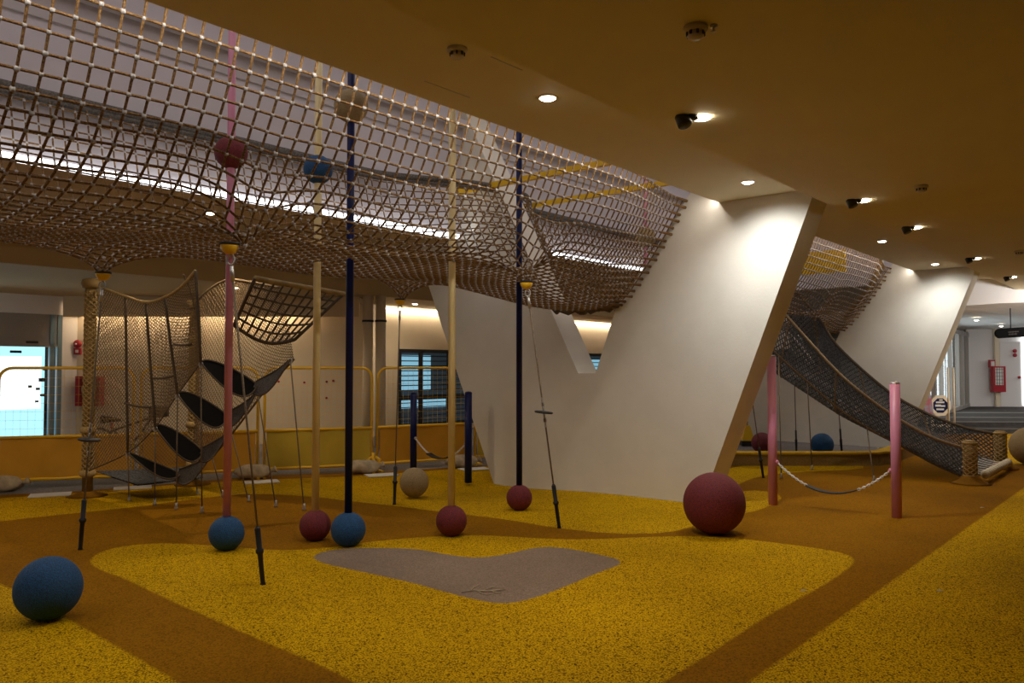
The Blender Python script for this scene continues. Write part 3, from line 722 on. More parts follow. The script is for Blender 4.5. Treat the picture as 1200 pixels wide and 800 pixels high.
# tie-down cables from net to floor
def tie_cable(top, foot, label, disc=None, disc_label=True, cap=True, sleeve=.45, r=.008):
    top, foot = Vector(top), Vector(foot); u = (foot-top).normalized(); n = (foot-top).length
    t = thing('tie_down_cable', foot, label, 'cable', 'tie-down cables under the nets')
    if cap:
        m = MB(); m.lathe(top, [(.0, .03), (.055, .025), (.062, .01), (.06, -.005), (.045, -.035), (.02, -.05), (0, -.05)], 24); m.build('net_cap', M['fence_yellow'], t)
        m = MB(); m.lathe(top, [(.066, .012), (.07, .02), (.066, .03)], 24); m.build('cap_ring', M['black'], t)
        m = MB(); q = top+u*.09; m.tube([q+Vector((.025*math.cos(a), 0, .035*math.sin(a))) for a in np.linspace(0, 2*math.pi, 15)[:-1]], .008, 6, closed=True)
        m.cyl(top+u*.13, top+u*.24, .014, 10); m.build('shackle', M['steel'], t)
    ends = [top+u*.2, foot]
    m = MB(); m.cyl(ends[0], foot-u*.02, r, 8); m.build('cable', M['cable'], t)
    if sleeve:
        m = MB(); s0 = foot-u*sleeve; m.tube([s0, s0+u*.02, foot-u*(sleeve*.62), foot-u*(sleeve*.6), foot-u*(sleeve*.56), foot-u*(sleeve*.53), foot-u*.02, foot], [.012, .022, .02, .03, .03, .02, .017, .022], 10)
        m.build('sleeve', M['black'], t)
    if disc is not None:
        q = top+u*(n*disc); m = MB(); m.lathe(q, [(0, .012), (.085, .01), (.095, 0), (.085, -.01), (0, -.012)], 28, (.1, 0, 1)); m.build('disc_seat', M['black'], t)
        m = MB()
        for sgn in (-1, 1):
            for k in range(3):
                c = q+u*sgn*(.035+.045*k)
                m.tube([c+Vector((.014*math.cos(a)*(k % 2), .014*math.cos(a)*(1-k % 2), 0))+u*(.026*math.sin(a)) for a in np.linspace(0, 2*math.pi, 11)[:-1]], .005, 5, closed=True)
        m.build('chain', M['steel'], t)
    return t
def at(l, lat, z): return W(l, lat, z)
tie_cable(at(2.92, -5.06, 2.44), G(311, 682), 'long tan cable with black foot sleeve nearest us on the yellow floor')
tie_cable(at(6.0, -4.92, 2.42), G(655, 617), 'cable with a small black disc in front of the near white column', disc=.52)
tie_cable(at(3.0, -7.3, 2.42), G(98, 642), 'cable with a black disc beside the left rope-wrapped post', disc=.60)
tie_cable(at(6.55, -7.38, 2.42), G(463, 590), 'dark cable dropping beside the tan floor ball')
tie_cable(at(10.9, -4.95, 2.43), G(893, 559), 'slanting cable with black sleeve right beside the near column edge')

# yellow beams across the light well
for (l, z, h, lb, a0, a1) in ((8.46, 4.22, .075, 'yellow cross beam in front of the near column, seen through the net', LF+.02, LN-.02), (9.95, 4.22, .075, 'yellow cross beam just behind the near column, seen through the net', LF+.02, LN-.02), (14.5, 3.5, .40, 'deep yellow cross beam seen through the net left of the far column', LF+.08, LN-.45)):
    m = MB(); m.box(W(l, (a0+a1)/2, z), (a1-a0, .075, h), RX); tag(m.build('cross_beam', M['yellow'], loc=W(l, (a0+a1)/2, z)), lb, 'beam', 'yellow cross beams in the opening')

# ------------------------------------------------------------------ poles with balls
def pole(bx, by, pm, bm, br_px, label, up=None):
    foot = G(bx, by); r = br_px*foot.y/FPX
    t = thing('play_pole', foot, label, 'pole', 'vertical poles through the net')
    m = MB(); m.cyl(foot+Vector((0, 0, r*1.5)), foot+Vector((0, 0, HV)), .034, 20); m.build('shaft', M[pm], t)
    m = MB(); m.sphere(foot+Vector((0, 0, r*.94)), r, flat=-.94); m.build('base_ball', M[bm], t)
    if up:
        pm2, py, rp = up
        z = EYE+(HORIZON-py)/FPX*foot.y
        m = MB(); m.sphere(foot+Vector((0, 0, z)), rp*foot.y/FPX, hole=.03); m.build('upper_ball', M[pm2], t)
pole(268, 642, 'pink', 'blue_ball', 20, 'pink pole with blue ball at its foot and red ball high up', ('red_ball', 177, 19))
pole(371, 631, 'yellowpole', 'red_ball', 18, 'pale yellow pole with red ball at its foot and blue ball above', ('blue_ball', 197, 17))
pole(409.5, 637.5, 'navy', 'blue_ball', 20, 'navy blue pole with blue ball at its foot and tan ball near the top', ('tan_ball', 121, 20))
pole(529.5, 625.5, 'yellowpole', 'red_ball', 18, 'pale yellow pole with a red ball at its foot and no upper ball')
pole(608.5, 596, 'navy', 'red_ball', 15, 'navy blue pole with a red ball at its foot, close to the column')
p = W(12.9, -7.7, 0)
t = thing('play_pole', p, 'short stretch of pink pole with a tan ball behind the net end', 'pole', 'vertical poles through the net')
m = MB(); m.cyl(p+Vector((0, 0, 2.3)), p+Vector((0, 0, HV)), .034, 16); m.build('shaft', M['pink'], t)
m = MB(); m.cyl(p, p+Vector((0, 0, 2.35)), .034, 16); m.build('lower_shaft', M['pink'], t)
m = MB(); m.sphere(p+Vector((0, 0, EYE+(HORIZON-277)/FPX*p.y)), .19, hole=.03); m.build('upper_ball', M['tan_ball'], t)
# loose balls
def ball(cx, by, r_px, mt, label, z=0):
    f = G(cx, by, z); r = r_px*f.y/FPX
    m = MB(); m.sphere(f+Vector((0, 0, r*.99)), r, 64, 48); tag(m.build('play_ball', M[mt], loc=f), label, 'ball', 'rubber floor balls')
ball(62, 722, 36.0, 'blue_ball', 'large blue rubber ball on the orange floor at the near left')
ball(835.5, 623.5, 35.5, 'red_ball', 'big dark red rubber ball in front of the white column foot')
ball(486, 581, 17, 'tan_ball', 'tan speckled ball on the yellow floor behind the poles')
ball(892, 530.5, 12.2, 'red_ball', 'small red ball behind the kerb, half hidden by the pink post')
ball(962, 533, 13, 'blue_ball', 'small blue ball behind the kerb under the net slide')
ball(1205, 544, 22, 'tan_ball', 'tan ball cut by the frame edge beside the slide end post')

# dry twig and leaves on the rubber
p = G(567, 690); t = thing('dry_twig', p, 'pale dry twig lying on the mauve floor patch', 'twig')
m = MB(); tp = lambda x, y: G(x, y) + Vector((0, 0, .008))
m.tube([tp(541, 692), tp(556, 690), tp(572, 691), tp(592, 689)], .004, 5); m.build('stem', M['sand'], t)
for a_, b_, c_ in (((552, 690.5), (556, 686), (562, 684)), ((566, 690.5), (576, 687), (584, 686)), ((560, 690.5), (566, 694), (576, 695)), ((576, 690.5), (582, 693), (588, 693))):
    m = MB(); m.tube([tp(*a_), tp(*b_), tp(*c_)], .003, 5); m.build('side_twig', M['sand'], t)
for (x, y, lb) in ((1147, 594, 'pale dry leaf on the yellow floor near the slide foot'), (1096, 690, 'small brown leaf on the yellow floor at right'), (938, 690, 'tiny pale scrap on the yellow floor by the orange path')):
    p = G(x, y); m = MB(); m.add([p+Vector((-.03, -.01, .004)), p+Vector((0, .015, .012)), p+Vector((.035, .006, .006)), p+Vector((.005, -.018, .01))], [(0, 1, 2, 3)]); tag(m.build('dry_leaf', M['sand'], loc=p), lb, 'leaf')

# ------------------------------------------------------------------ strap swings between posts
def swing(a, b, za, zb, mt, pr, lz, sag, lab_a, lab_b, lab_s):
    for p, z, lb in ((a, za, lab_a), (b, zb, lab_b)):
        t = thing('swing_post', p, lb, 'post', 'short swing posts')
        m = MB(); m.cyl(p-Vector((0, 0, .03)), p+Vector((0, 0, z)), pr, 24); m.build('shaft', M[mt], t)
        m = MB(); m.lathe(p+Vector((0, 0, z)), [(pr, 0), (pr*.96, .012), (pr*.6, .022), (0, .026)], 24); m.build('cap', M['steel'] if mt == 'pink' else M[mt], t)
    d = (b-a).normalized()
    p0 = a+d*pr+Vector((0, 0, lz)); p1 = b-d*pr+Vector((0, 0, lz)); C = catenary(p0, p1, sag, 40)
    t = thing('strap_swing', (a+b)/2, lab_s, 'swing', 'low strap swings')
    m = MB(); side = Vector((-d.y, d.x, 0))
    mid = C[11:30]
    V = []; F = []
    for p in mid:
        for o_ in ((-.055, -.006), (.055, -.006), (.055, .006), (-.055, .006)): V.append(p+side*o_[0]+Vector((0, 0, o_[1])))
    for i in range(len(mid)-1):
        for k in range(4): F.append((i*4+k, i*4+(k+1) % 4, (i+1)*4+(k+1) % 4, (i+1)*4+k))
    F += [(3, 2, 1, 0), tuple((len(mid)-1)*4+k for k in range(4))]
    m.add(V, F, False); m.build('strap', M['black'], t)
    for seg in (C[:12], C[29:]):
        m = MB(); ch = resample(np.array([tuple(p) for p in seg]), 16)
        for i in range(15):
            c = V3((ch[i]+ch[i+1])/2); u = V3(ch[i+1]-ch[i]); ln = u.length*.72; u.normalize()
            s2 = side if i % 2 else u.cross(side)
            m.tube([c+u*(ln*math.cos(q))+s2*(.011*math.sin(q)) for q in np.linspace(0, 2*math.pi, 11)[:-1]], .0055, 5, closed=True)
        m.build('chain', M['paper'], t)
        m = MB(); e = seg[0] if seg[0] == C[0] else seg[-1]; m.sphere(e, .025, 12, 8); m.build('eye_bolt', M[mt] if mt == 'pink' else M['steel'], t)
pa, pb = G(904, 590), G(1048, 605)
swing(pa, pb, 1.73, 1.43, 'pink', .052, .50, .30, 'taller pink post beside the near column edge', 'shorter pink post in front of the net slide', 'black strap swing on chains between the two pink posts')
pa = G(485, 552); pb = G(549, 562)
swing(pa, pb, 1.20, 1.24, 'navy', .052, .52, .26, 'short navy post behind the tan floor ball', 'short navy post beside the slanted edge of the column', 'black strap swing between the two short navy posts')

# ------------------------------------------------------------------ kerb around the grey patch
def offset_path(P, d):
    out = []
    for i, p in enumerate(P):
        a = Vector(P[max(i-1, 0)]); b = Vector(P[min(i+1, len(P)-1)]); u = (b-a).normalized(); n_ = Vector((-u.y, u.x)); out.append(Vector(p)+n_*d)
    return out
kp = [Vector(p) for p in catmull(KERB, 5)]
ki = offset_path(kp, .24)
m = MB(); V = []; F = []
for a, b in zip(kp, ki): V += [Vector((a.x, a.y, 0)), Vector((a.x, a.y, .19)), Vector((b.x, b.y, .19)), Vector((b.x, b.y, 0))]
for i in range(len(kp)-1):
    for k in range(3): F.append((i*4+k, i*4+k+1, (i+1)*4+k+1, (i+1)*4+k))
m.add(V, F, False); struct('curb', m, M['kerb'])
m = MB(); V = []; F = []
for a, b in zip(offset_path(kp, -.015), offset_path(kp, .255)): V += [Vector((a.x, a.y, .185)), Vector((a.x, a.y, .215)), Vector((b.x, b.y, .215)), Vector((b.x, b.y, .185))]
for i in range(len(kp)-1):
    for k in range(3): F.append((i*4+k, i*4+k+1, (i+1)*4+k+1, (i+1)*4+k))
m.add(V, F, False); struct('curb_top', m, M['kerbtop'])

# yellow cleaning trolley corner seen behind the column edge
p = G(875, 522); t = thing('floor_stand', p, 'small yellow stand with a dark base behind the column foot', 'stand')
m = MB(); m.box(p+Vector((0, 0, .06)), (.28, .2, .1)); m.build('base', M['black'], t)
m = MB(); m.prism([p+Vector((-.13, -.06, .11)), p+Vector((.13, -.06, .11)), p+Vector((.05, -.03, .42)), p+Vector((-.05, -.03, .42))], (0, .08, 0)); m.build('body', M['fence_yellow'], t)
m = MB(); m.cyl(p+Vector((0, .01, .1)), p+Vector((0, .01, .5)), .018, 10); m.build('upright', M['wood'], t)

# ------------------------------------------------------------------ net slide
FRONT_L, BACK_L = 12.57, 14.77
front_rim = [(-5.35, 2.95), (-4.9, 2.42), (-4.54, 2.0), (-4.09, 1.5), (-3.62, 1.1), (-3.18, .80), (-2.8, .60), (-2.42, .48)]
bottom = [(-5.6, 1.95), (-5.16, 1.59), (-4.54, 1.17), (-4.09, .88), (-3.62, .64), (-3.18, .42), (-2.8, .22), (-2.42, .07)]
back_rim = [(-5.8, 3.3), (-5.2, 2.55), (-4.8, 1.95), (-4.0, 1.20), (-3.4, .84), (-3.05, .70), (-2.76, .61), (-2.42, .55)]
ns = 58
fr, bo, ba = (resample(catmull(c, 8), ns) for c in (front_rim, bottom, back_rim))
P = np.zeros((ns, 47, 3))
for i in range(ns):
    ctrl = np.array([W(FRONT_L, fr[i, 0], fr[i, 1]), W(FRONT_L+.02, bo[i, 0], bo[i, 1]+.02), W(FRONT_L+.5, bo[i, 0], bo[i, 1]-.03), W((FRONT_L+BACK_L)/2, bo[i, 0], bo[i, 1]-.04),
                     W(BACK_L-.45, bo[i, 0], bo[i, 1]), W(BACK_L-.03, (bo[i, 0]+ba[i, 0])/2, bo[i, 1]+.08), W(BACK_L, ba[i, 0], ba[i, 1])])
    P[i] = resample(catmull(ctrl, 8), 47)
t = thing('net_slide', W((FRONT_L+BACK_L)/2, -3.6, 0), 'charcoal rope net slide descending from the net trough to two short posts', 'slide')
m = MB(); diag_net(m, P, .0102, 4); m.build('net_mesh', M['grey_rope'], t)
m = MB(); m.tube(P[:, 0], .024, 8); m.build('front_rim_rope', M['climb_rope'], t)
m = MB(); m.tube(P[:, -1], .024, 8); m.build('back_rim_rope', M['dark_rope'], t)
m = MB(); m.tube(P[:, 7], .016, 8); m.build('bottom_rope', M['climb_rope'], t)
m = MB()
for i in (11, 27, 43): m.tube(P[i], .014, 7)
m.build('cross_rope', M['climb_rope'], t)
for lat, l, lb in ((-2.35, FRONT_L, 'nearer short rope-wrapped post at the foot of the slide'), (-2.33, BACK_L, 'farther short rope-wrapped post at the foot of the slide')):
    p = W(l, lat); q = thing('slide_post', p, lb, 'post', 'rope-wrapped slide posts')
    m = MB(); m.lathe(p, [(.26, 0), (.21, .02), (.15, .06), (.10, .11)], 32); m.build('base_mound', M['mound'], q)
    m = MB(); m.cyl(p, p+Vector((0, 0, .58)), .082, 24); m.lathe(p+Vector((0, 0, .58)), [(.082, 0), (.07, .015), (0, .02)], 24); m.build('core', M['wood'], q)
    m = MB()
    for s_ in (1, -1):
        for k in range(6):
            a0 = k*math.pi/3
            m.tube([p+Vector((.088*math.cos(a0+s_*u), .088*math.sin(a0+s_*u), .10+.47*u/8)) for u in np.linspace(0, 8, 50)], .008, 5)
    m.build('rope_wrap', M['post_wrap'], q)
    for z in (.1, .56):
        m = MB(); m.lathe(p+Vector((0, 0, z)), [(.085, -.02), (.1, -.01), (.1, .01), (.085, .02)], 24); m.build('rope_collar', M['post_wrap'], q)
a, b = W(FRONT_L+.12, -2.2, .12), W(BACK_L-.12, -2.2, .12)
t = thing('exit_roller', (a+b)/2, 'pale rope-bound roller bar between the two slide posts', 'roller')
m = MB(); m.cyl(a, b, .03, 12); m.build('bar', M['wood'], t)
m = MB(); nseg = 14
for k in range(nseg):
    c = a.lerp(b, (k+.5)/nseg); m.lathe(c, [(.03, -.055), (.055, -.042), (.062, 0), (.055, .042), (.03, .055)], 16, b-a)
m.build('bead', M['bead'], t)
m = MB()
for k in range(8):
    c = a.lerp(b, (k+.5)/8); m.tube(catenary(c, c-RX*.35+Vector((0, 0, .05)), .02, 5), .009, 6)
m.build('lacing', M['paper'], t)
# supports of the slide
def strut(top, foot, label, name='slide_cable', sleeve=0, grp='support cables under the slide', r=.009):
    top, foot = Vector(top), Vector(foot); u = (foot-top).normalized()
    t = thing(name, foot, label, 'cable', grp)
    m = MB(); m.cyl(top, foot-u*.01, r, 8); m.build('cable', M['cable'], t)
    m = MB()
    if sleeve: m.tube([foot-u*sleeve, foot-u*(sleeve*.6), foot-u*(sleeve*.55), foot], [.018, .018, .026, .018], 8)
    else: m.lathe(foot, [(.022, 0), (.022, .02), (.012, .05), (.012, .08)], 12)
    m.build('foot_sleeve' if sleeve else 'foot_socket', M['black'] if sleeve else M['steel'], t)
def near_P(px, j):                            # the slide rope point closest to the given image column
    best = min(range(ns), key=lambda i: abs(600+FPX*P[i, j, 0]/P[i, j, 1]-px)); return V3(P[best, j])
strut(near_P(912, 7), G(914, 560), 'cable under the upper slide, first from the near pink post')
strut(near_P(947, 7), G(950, 550), 'cable under the middle of the slide left of the blue ball')
strut(near_P(1013, 7), G(1022, 563), 'cable under the lower slide beside the shorter pink post')
strut(near_P(979, 41), G(985, 531), 'cable with black sleeve behind the slide right of the far blue ball', sleeve=.5)
strut(near_P(929, 40), G(932, 529), 'cable with black sleeve behind the slide left of the blue ball', sleeve=.42)

# ------------------------------------------------------------------ climbing stair of slings (left)
A = [Vector((-5.32, 10.0, .30)), Vector((-4.60, 9.57, .585)), Vector((-4.14, 9.27, .914)), Vector((-3.77, 8.99, 1.30)), Vector((-3.41, 8.73, 1.656))]
B = [Vector((-4.02, 10.15, .22)), Vector((-3.74, 9.95, .52)), Vector((-3.40, 9.65, .86)), Vector((-2.97, 9.30, 1.33)), Vector((-2.52, 9.05, 1.70))]
POST = [Vector((-5.32, 10.03, 0)), Vector((-4.39, 11.0, 0))]
for k, (p, h) in enumerate(((POST[0], 2.68), (POST[1], 2.5))):
    t = thing('rope_post', p, ('tall rope-netted post at the left corner of the climbing net', 'tall rope-netted post at the back of the climbing net')[k], 'post', 'tall rope-wrapped posts')
    m = MB(); m.cyl(p, p+Vector((0, 0, h)), .062, 20); m.build('core', M['wood'], t)
    m = MB()
    for s_ in (1, -1):
        for j in range(6):
            a0 = j*2*math.pi/6
            m.tube([p+Vector((.068*math.cos(a0+s_*u), .068*math.sin(a0+s_*u), .28+(h-.4)*u/38)) for u in np.linspace(0, 38, 240)], .0075, 4)
    m.build('rope_wrap', M['post_wrap'], t)
    for z in (.28, .82):
        m = MB(); m.lathe(p+Vector((0, 0, z)), [(.064, -.045), (.09, -.03), (.10, 0), (.09, .03), (.064, .045)], 20); m.build('rope_collar', M['post_wrap'], t)
    m = MB(); m.lathe(p+Vector((0, 0, h)), [(.062, -.08), (.10, -.07), (.115, -.02), (.10, .03), (.05, .05), (0, .05)], 20); m.build('cap', M['wood'], t)
    m = MB(); m.lathe(p, [(.24, 0), (.14, .03), (.07, .06)], 24); m.build('base_mound', M['mound'], t)
def wall_net(bot, top, nu, nv, bulge=0.0):
    b_, t_ = resample(catmull(bot, 8), nu), resample(catmull(top, 8), nu)
    Q = np.zeros((nu, nv, 3))
    for j in range(nv):
        f = j/(nv-1); Q[:, j] = b_*(1-f)+t_*f
        Q[:, j, 1] += bulge*math.sin(math.pi*f)
    return Q
t = thing('climbing_net', Vector((-4.3, 9.9, 0)), 'brown fine-mesh climbing net enclosure strung between rope posts on the left', 'climbing net')
topA = [D(117, 337, 10.0), D(146, 347, 9.6), D(170, 354, 9.3), D(192, 348, 9.05), D(212, 335, 8.9), D(228, 317, 8.75)]
NA = wall_net([tuple(a) for a in A], [tuple(a) for a in topA], 38, 36, .06)
m = MB(); diag_net(m, NA, .0042, 4); m.build('side_net', M['climb_rope'], t)
m = MB(); m.tube(NA[:, -1], .018, 8); m.build('top_rope', M['post_wrap'], t)
m = MB(); m.tube(NA[:, 0], .007, 8); m.build('bottom_rope', M['dark_rope'], t)
botF = [(-4.39, 10.95, .30), (-4.0, 10.45, .38), (-3.55, 10.0, .72), (-2.97, 9.6, 1.33), (-2.52, 9.2, 1.70)]
topF = [(-4.39, 10.95, 2.45), (-4.1, 10.65, 2.62), (-3.75, 10.4, 2.75), (-3.3, 9.9, 2.68), (-2.75, 9.4, 2.55)]
NF = wall_net(botF, topF, 42, 30, .05)
m = MB(); diag_net(m, NF, .0045, 4); m.build('back_net', M['climb_rope'], t)
NE = wall_net([tuple(POST[0]+Vector((0, 0, .3))), (-4.86, 10.52, .28), tuple(POST[1]+Vector((0, 0, .3)))], [tuple(POST[0]+Vector((0, 0, 2.55))), (-4.86, 10.55, 2.3), tuple(POST[1]+Vector((0, 0, 2.45)))], 32, 42, .05)
m = MB(); diag_net(m, NE, .0033, 4); m.build('end_net', M['climb_rope'], t)
m = MB()
for k, (tp, bt) in enumerate(zip((topA[1], topA[2], topA[3], topA[5]), A[1:])):
    m = MB(); m.tube(catenary(tp, bt, .02, 8), .016, 8); m.build('hanging_rope', M['dark_rope'], t)
for (a, b) in (((147, 472, 9.55), (177, 477, 9.3)), ((178, 443, 9.3), (205, 440, 9.0)), ((203, 403, 9.05), (224, 403, 8.85))):
    m = MB(); m.tube(catenary(D(*a), D(*b), .015, 8), .013, 7); m.build('rung_rope', M['dark_rope'], t)
m = MB(); m.tube([POST[1]+Vector((0, 0, 2.4)), D(222, 338, 9.6), D(214, 322, 9.2)], .012, 6); m.tube(NF[:, -1], .014, 7); m.tube(NF[:, 0], .014, 7); m.build('edge_rope', M['climb_rope'], t)
# floor net at the bottom of the climb
FN = np.zeros((26, 30, 3))
c4 = [Vector((-5.22, 10.05, .30)), Vector((-4.5, 9.62, .20)), Vector((-3.9, 10.1, .22)), Vector((-4.3, 10.7, .28))]
for i in range(26):
    for j in range(30):
        u, v = i/25, j/29
        p = (c4[0]*(1-u)+c4[1]*u)*(1-v)+(c4[3]*(1-u)+c4[2]*u)*v
        FN[i, j] = (p.x, p.y, p.z-.07*math.sin(math.pi*u)*math.sin(math.pi*v)**.7)
FN[:, :, 2] = np.maximum(FN[:, :, 2], .11)
m = MB(); diag_net(m, FN, .007, 4); m.build('floor_net', M['grey_rope'], t)
m = MB(); m.grid(FN[7:, 0:16]-np.array([0, 0, .015])); m.build('floor_fabric', M['black_fabric'], t)
# the four slings
names = ('lowest black sling step of the climbing net', 'second black sling step from the bottom', 'third black sling step from the bottom', 'topmost black sling step of the climbing net')
for k in range(4):
    a, b = A[k+1], B[k+1]
    mpt = a.lerp(b, .62)+Vector((0, 0, -.27 if k else -.24))
    th = .17 if k else .09
    G_ = np.zeros((18, 9, 3)); H_ = np.zeros((16, 7, 3))
    for i in range(18):
        u = i/17; lens = math.sin(math.pi*u)**.75
        for j in range(9):
            v = j/4-1
            G_[i, j] = a.lerp(mpt, u)+Vector((0, 0, -.06*math.sin(math.pi*u)))+(Vector((0, 0, 1))*th-RX*.16)*(v*lens)
    q0 = V3(G_[9, 0])
    for i in range(16):
        u = i/15; lens = math.sin(math.pi*(.12+.88*u))**.8 if u < 1 else 0
        c_ = (q0.lerp(mpt, .82)).lerp(b, u)+Vector((0, 0, -.09*math.sin(math.pi*u)))
        for j in range(7):
            H_[i, j] = c_+(Vector((0, 0, 1))*.125+AX*.06)*((j/3-1)*lens)
    t = thing('sling_step', (a+b)/2, names[k], 'step', 'black sling steps')
    m = MB(); m.grid(G_); m.build('fabric', M['black_fabric'], t)
    m = MB(); m.grid(H_); m.build('grey_wing', M['wing'] if 'wing' in M else M.setdefault('wing', mat('grey_net_cloth', (.17, .155, .14, 1), .9, spec=.1, noise=.5, nscale=120)), t)
    m = MB(); m.tube(G_[:, 0], .010, 7); m.tube(G_[:, -1], .010, 7); m.tube(H_[:, 0], .010, 7); m.tube(H_[:, -1], .008, 7); m.build('edge_rope', M['dark_rope'], t)
    m = MB()
    for e in (a, b): m.tube([e+Vector((.02*math.cos(q), 0, .03*math.sin(q)-.02)) for q in np.linspace(0, 2*math.pi, 11)[:-1]], .007, 5, closed=True)
    m.build('shackle', M['steel'], t)
feetA = [G(154, 586), G(184, 591), G(209, 596), G(239, 600)]
feetB = [G(234, 579), G(263, 581), G(293.5, 587), G(325, 593), G(358, 597)]
ordn = ('first', 'second', 'third', 'fourth', 'fifth')
for k, f in enumerate(feetA): strut(A[k+1], f, '%s front stay cable from the left under the sling steps' % ordn[k], 'stay_cable', grp='stay cables under the sling steps', r=.008)
for k, f in enumerate(feetB): strut(B[k], f, '%s rear stay cable from the left under the sling steps' % ordn[k], 'stay_cable', grp='stay cables under the sling steps', r=.008)
# coarse net flap linking the stair with the big net
q = [D(298, 326, 8.4), D(402, 344, 9.7), D(345, 398, 9.2), D(274, 381, 8.7)]
FL = np.zeros((11, 7, 3))
for i in range(11):
    for j in range(7):
        u, v = i/10, j/6
        p = (q[0]*(1-u)+q[1]*u)*(1-v)+(q[3]*(1-u)+q[2]*u)*v
        FL[i, j] = (p.x, p.y, p.z-.11*math.sin(math.pi*u)*v)
t = thing('net_flap', V3(FL.mean(axis=(0, 1))), 'coarse dark net flap joining the top sling step to the big rope net', 'rope net')
m = MB(); square_net(m, FL, .0115, 6); m.build('net_mesh', M['dark_rope'], t)
m = MB(); m.tube([V3(p) for p in FL[:, -1]], .02, 7); m.tube([V3(p) for p in FL[-1]], .02, 7); m.tube([V3(p) for p in FL[0]], .02, 7); m.build('edge_rope', M['dark_rope'], t)
m = MB(); m.tube([V3(p) for p in FL[:, 0]], .03, 8); m.build('top_bar', M['wood'], t)

# ------------------------------------------------------------------ crowd barriers
def barrier(a, b, mt, label, H=1.60):
    a, b = Vector(a), Vector(b); u = (b-a).normalized(); n = (b-a).length; up = Vector((0, 0, 1)); r = .02
    t = thing('mesh_barrier', (a+b)/2, label, 'barrier', 'yellow mesh barriers')
    c = .16; pts = [a+up*.02, a+up*(H-c)]
    pts += [a+u*(c-c*math.cos(q))+up*(H-c+c*math.sin(q)) for q in np.linspace(.2, math.pi/2, 6)]
    pts += [b-u*(c-c*math.cos(q))+up*(H-c+c*math.sin(q)) for q in np.linspace(math.pi/2, .2, 6)]
    pts += [b+up*(H-c), b+up*.02]
    m = MB(); m.tube(pts, r, 10); m.build('frame', M['fence_yellow'], t)
    for z in (.12, .68):
        m = MB(); m.cyl(a+up*z+Vector((u.y, -u.x, 0))*.02, b+up*z+Vector((u.y, -u.x, 0))*.02, .022, 10); m.build('rail', M['fence_yellow'], t)
    m = MB()
    nx = int(n/.085)
    for k in range(1, nx): m.cyl(a+u*(n*k/nx)+up*.68, a+u*(n*k/nx)+up*(H-.01), .0015, 4)
    for k in range(1, 8): m.cyl(a+up*(.68+k*.112), b+up*(.68+k*.112), .0015, 4)
    m.build('wire_mesh', M['fence_yellow'], t)
    nrm = Vector((u.y, -u.x, 0)); Gd = np.zeros((20, 8, 3))
    for i in range(20):
        for j in range(8):
            p = a+u*(.03+(n-.06)*i/19)+up*(.13+.545*j/7)+nrm*(.022+.012*math.sin(i*.9+j*.4)*math.sin(math.pi*i/19))
            Gd[i, j] = p
    m = MB(); m.grid(Gd); m.build('banner', M[mt], t)
    for e in (a, b):
        m = MB(); m.box(e+up*.015-nrm*0, (.42, .04, .03), nrm); m.build('foot', M['fence_yellow'], t)
    return a, b
bar_pts = [((-6.76, 10.5), (-5.24, 11.05), 'ban_orange', 'leftmost mesh barrier with an orange banner, by the bright glass door'),
           ((-5.16, 11.1), (-3.72, 11.68), 'ban_orange', 'mesh barrier with an orange banner behind the climbing net'),
           ((-3.64, 11.74), (-2.16, 12.3), 'ban_olive', 'mesh barrier with an olive banner left of the riser pipes'),
           ((-2.09, 12.42), (-.70, 13.28), 'ban_orange', 'mesh barrier with an orange banner before the dark window'),
           ((-.62, 13.4), (.75, 14.3), 'ban_olive', 'mesh barrier with an olive banner half hidden behind the column'),
           ((-8.35, 9.95), (-6.86, 10.44), 'ban_orange', 'mesh barrier at the frame edge, only its end post in view')]
for a, b, mt, lb in bar_pts: barrier((a[0], a[1], 0), (b[0], b[1], 0), mt, lb)
def sandbag(p, lb, rot=0):
    p = Vector(p); m = MB(); nu, nv = 24, 14; V = []; 
    for j in range(nv+1):
        ph = math.pi*j/nv
        for i in range(nu):
            th = 2*math.pi*i/nu
            x = math.copysign(abs(math.cos(th))**.7, math.cos(th))*math.sin(ph)**.7; y = math.copysign(abs(math.sin(th))**.7, math.sin(th))*math.sin(ph)**.7; z = math.cos(ph)
            pinch = 1-.35*max(0, abs(x)-.6)
            w_ = 1+.08*math.sin(5*th+3*ph)
            q = Vector((.26*x*w_, .13*y*w_*pinch, .10+.10*z*pinch*w_)); q.rotate(Matrix.Rotation(rot, 3, 'Z')); q.z = max(q.z, .0)
            V.append(p+q)
    F = [(j*nu+i, (j+1)*nu+i, (j+1)*nu+(i+1) % nu, j*nu+(i+1) % nu) for j in range(nv) for i in range(nu)]
    t = thing('sandbag', p, lb, 'sandbag', 'sandbags on the barrier feet')
    m.add(V, F); m.build('sack', M['sand'], t)
    e = p+Vector((.24*math.cos(rot), .24*math.sin(rot), .1)); m = MB(); m.lathe(e, [(.03, 0), (.02, .03), (.045, .07), (.05, .09)], 10, (math.cos(rot), math.sin(rot), .4)); m.build('tied_neck', M['sand'], t)
sandbag(G(4, 575), 'sandbag at the far left barrier foot', .3); sandbag(G(298, 560), 'sandbag on a white sheet behind the long tan cable', .2)
sandbag(G(426, 554), 'flat sandbag beside the barrier joint left of the tan ball', .3); sandbag(G(541, 547), 'sandbag between the navy post and the slanted column edge', .4)
for (c, lb) in (((62, 579), 'white card sheet under the leftmost barrier'), ((158, 571), 'white card sheet under the climbing net corner'), ((308, 564), 'white card sheet under the sandbag beside the long cable'), ((448, 556), 'white card sheet under the barrier joint left of the tan ball'), ((556, 549), 'white card sheet beside the slanted column edge')):
    p = G(*c); m = MB(); m.box(p+Vector((0, 0, .006)), (.46, .30, .01), (.9, .42, 0)); tag(m.build('card_sheet', M['paper'], loc=p), lb, 'sheet', 'white sheets under the barriers')
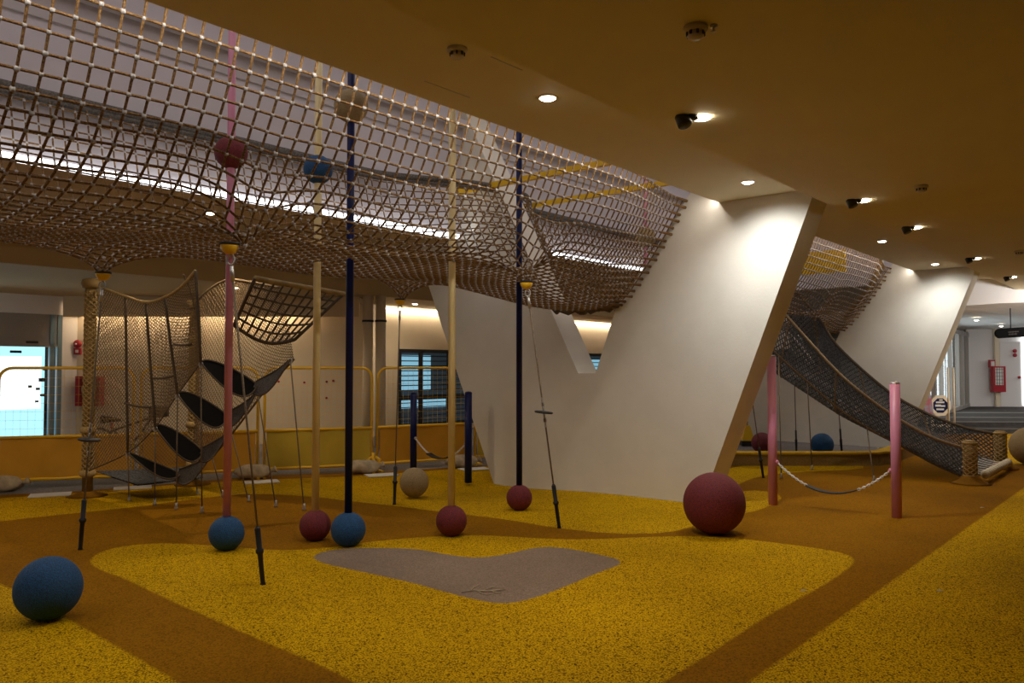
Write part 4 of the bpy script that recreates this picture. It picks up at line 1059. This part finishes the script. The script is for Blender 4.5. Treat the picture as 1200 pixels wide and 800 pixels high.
for (p_, lb) in (((-2.12, 12.33, .22), 'yellow ribbon knot tied at the barrier foot'),):
    p = Vector(p_); m = MB()
    for k in range(4):
        a_ = k*1.6; m.tube([p+Vector((.02*math.cos(a_), -.05, .02)), p+Vector((.09*math.cos(a_), -.07, .10*math.sin(a_)-.02)), p+Vector((.05*math.cos(a_+.6), -.05, -.12))], [.02, .03, .012], 6)
    tag(m.build('ribbon', M['fence_yellow'], loc=p), lb, 'ribbon')

# ------------------------------------------------------------------ bicycle behind the barrier
by = 12.7
def bp(px, z): return Vector(((px-600)/FPX*by, by, z))
t = thing('bicycle', Vector((-6.05, by, 0)), 'dark bicycle parked behind the orange barrier, only saddle and handlebar showing', 'bicycle')
for cx in (-6.58, -5.55):
    m = MB(); c = Vector((cx, by, .33)); m.tube([c+Vector((.31*math.cos(q), 0, .31*math.sin(q))) for q in np.linspace(0, 2*math.pi, 33)[:-1]], .02, 8, closed=True)
    for k in range(12): q = k*math.pi/6; m.cyl(c, c+Vector((.3*math.cos(q), 0, .3*math.sin(q))), .0025, 4)
    m.build('wheel', M['black'], t)
m = MB(); bb = Vector((-6.1, by, .3)); st = bp(131, .70); hd = Vector((-5.72, by, .82)); rw = Vector((-6.58, by, .33)); fw = Vector((-5.55, by, .33))
for a, b in ((bb, st), (bb, hd), (st+Vector((.02, 0, -.1)), hd), (rw, bb), (rw, st+Vector((.02, 0, -.1))), (hd, fw)): m.cyl(a, b, .018, 8)
m.build('bicycle_frame', M['frame_dark'], t)
m = MB(); m.tube([st+Vector((-.14, 0, .08)), st+Vector((-.05, 0, .085)), st+Vector((.16, 0, .07))], [.07, .055, .02], 10); m.build('saddle', M['black'], t)
m = MB(); hb = hd+Vector((.0, 0, .16)); m.cyl(hd, hb, .015, 8); m.tube([hb+Vector((-.12, -.28, .02)), hb+Vector((0, -.12, 0)), hb, hb+Vector((0, .12, 0)), hb+Vector((-.12, .28, .02))], .015, 8); m.build('handlebar', M['frame_dark'], t)
m = MB(); m.box(hb+Vector((.1, 0, -.08)), (.22, .24, .16)); m.build('basket', M['frame_dark'], t)
m = MB(); m.box(st+Vector((.03, -.01, -.02)), (.03, .03, .1)); m.build('rear_reflector', M['redbox'], t)

# ------------------------------------------------------------------ camera and picture
cd = bpy.data.cameras.new('camera'); cam = bpy.data.objects.new('camera', cd); COL.objects.link(cam)
cd.sensor_width = 36; cd.lens = 36*FPX/1200; cd.clip_end = 200; cd.clip_start = .05
cam.location = (0, 0, EYE)
pitch = math.atan((HORIZON-400)/FPX)
cam.rotation_euler = (math.pi/2+pitch, 0, 0)
sc.camera = cam
sc.view_settings.view_transform = 'Standard'
sc.view_settings.exposure = 0.38
sc.cycles.sample_clamp_indirect = 6
sc.cycles.max_bounces = 8
sc.cycles.transparent_max_bounces = 12
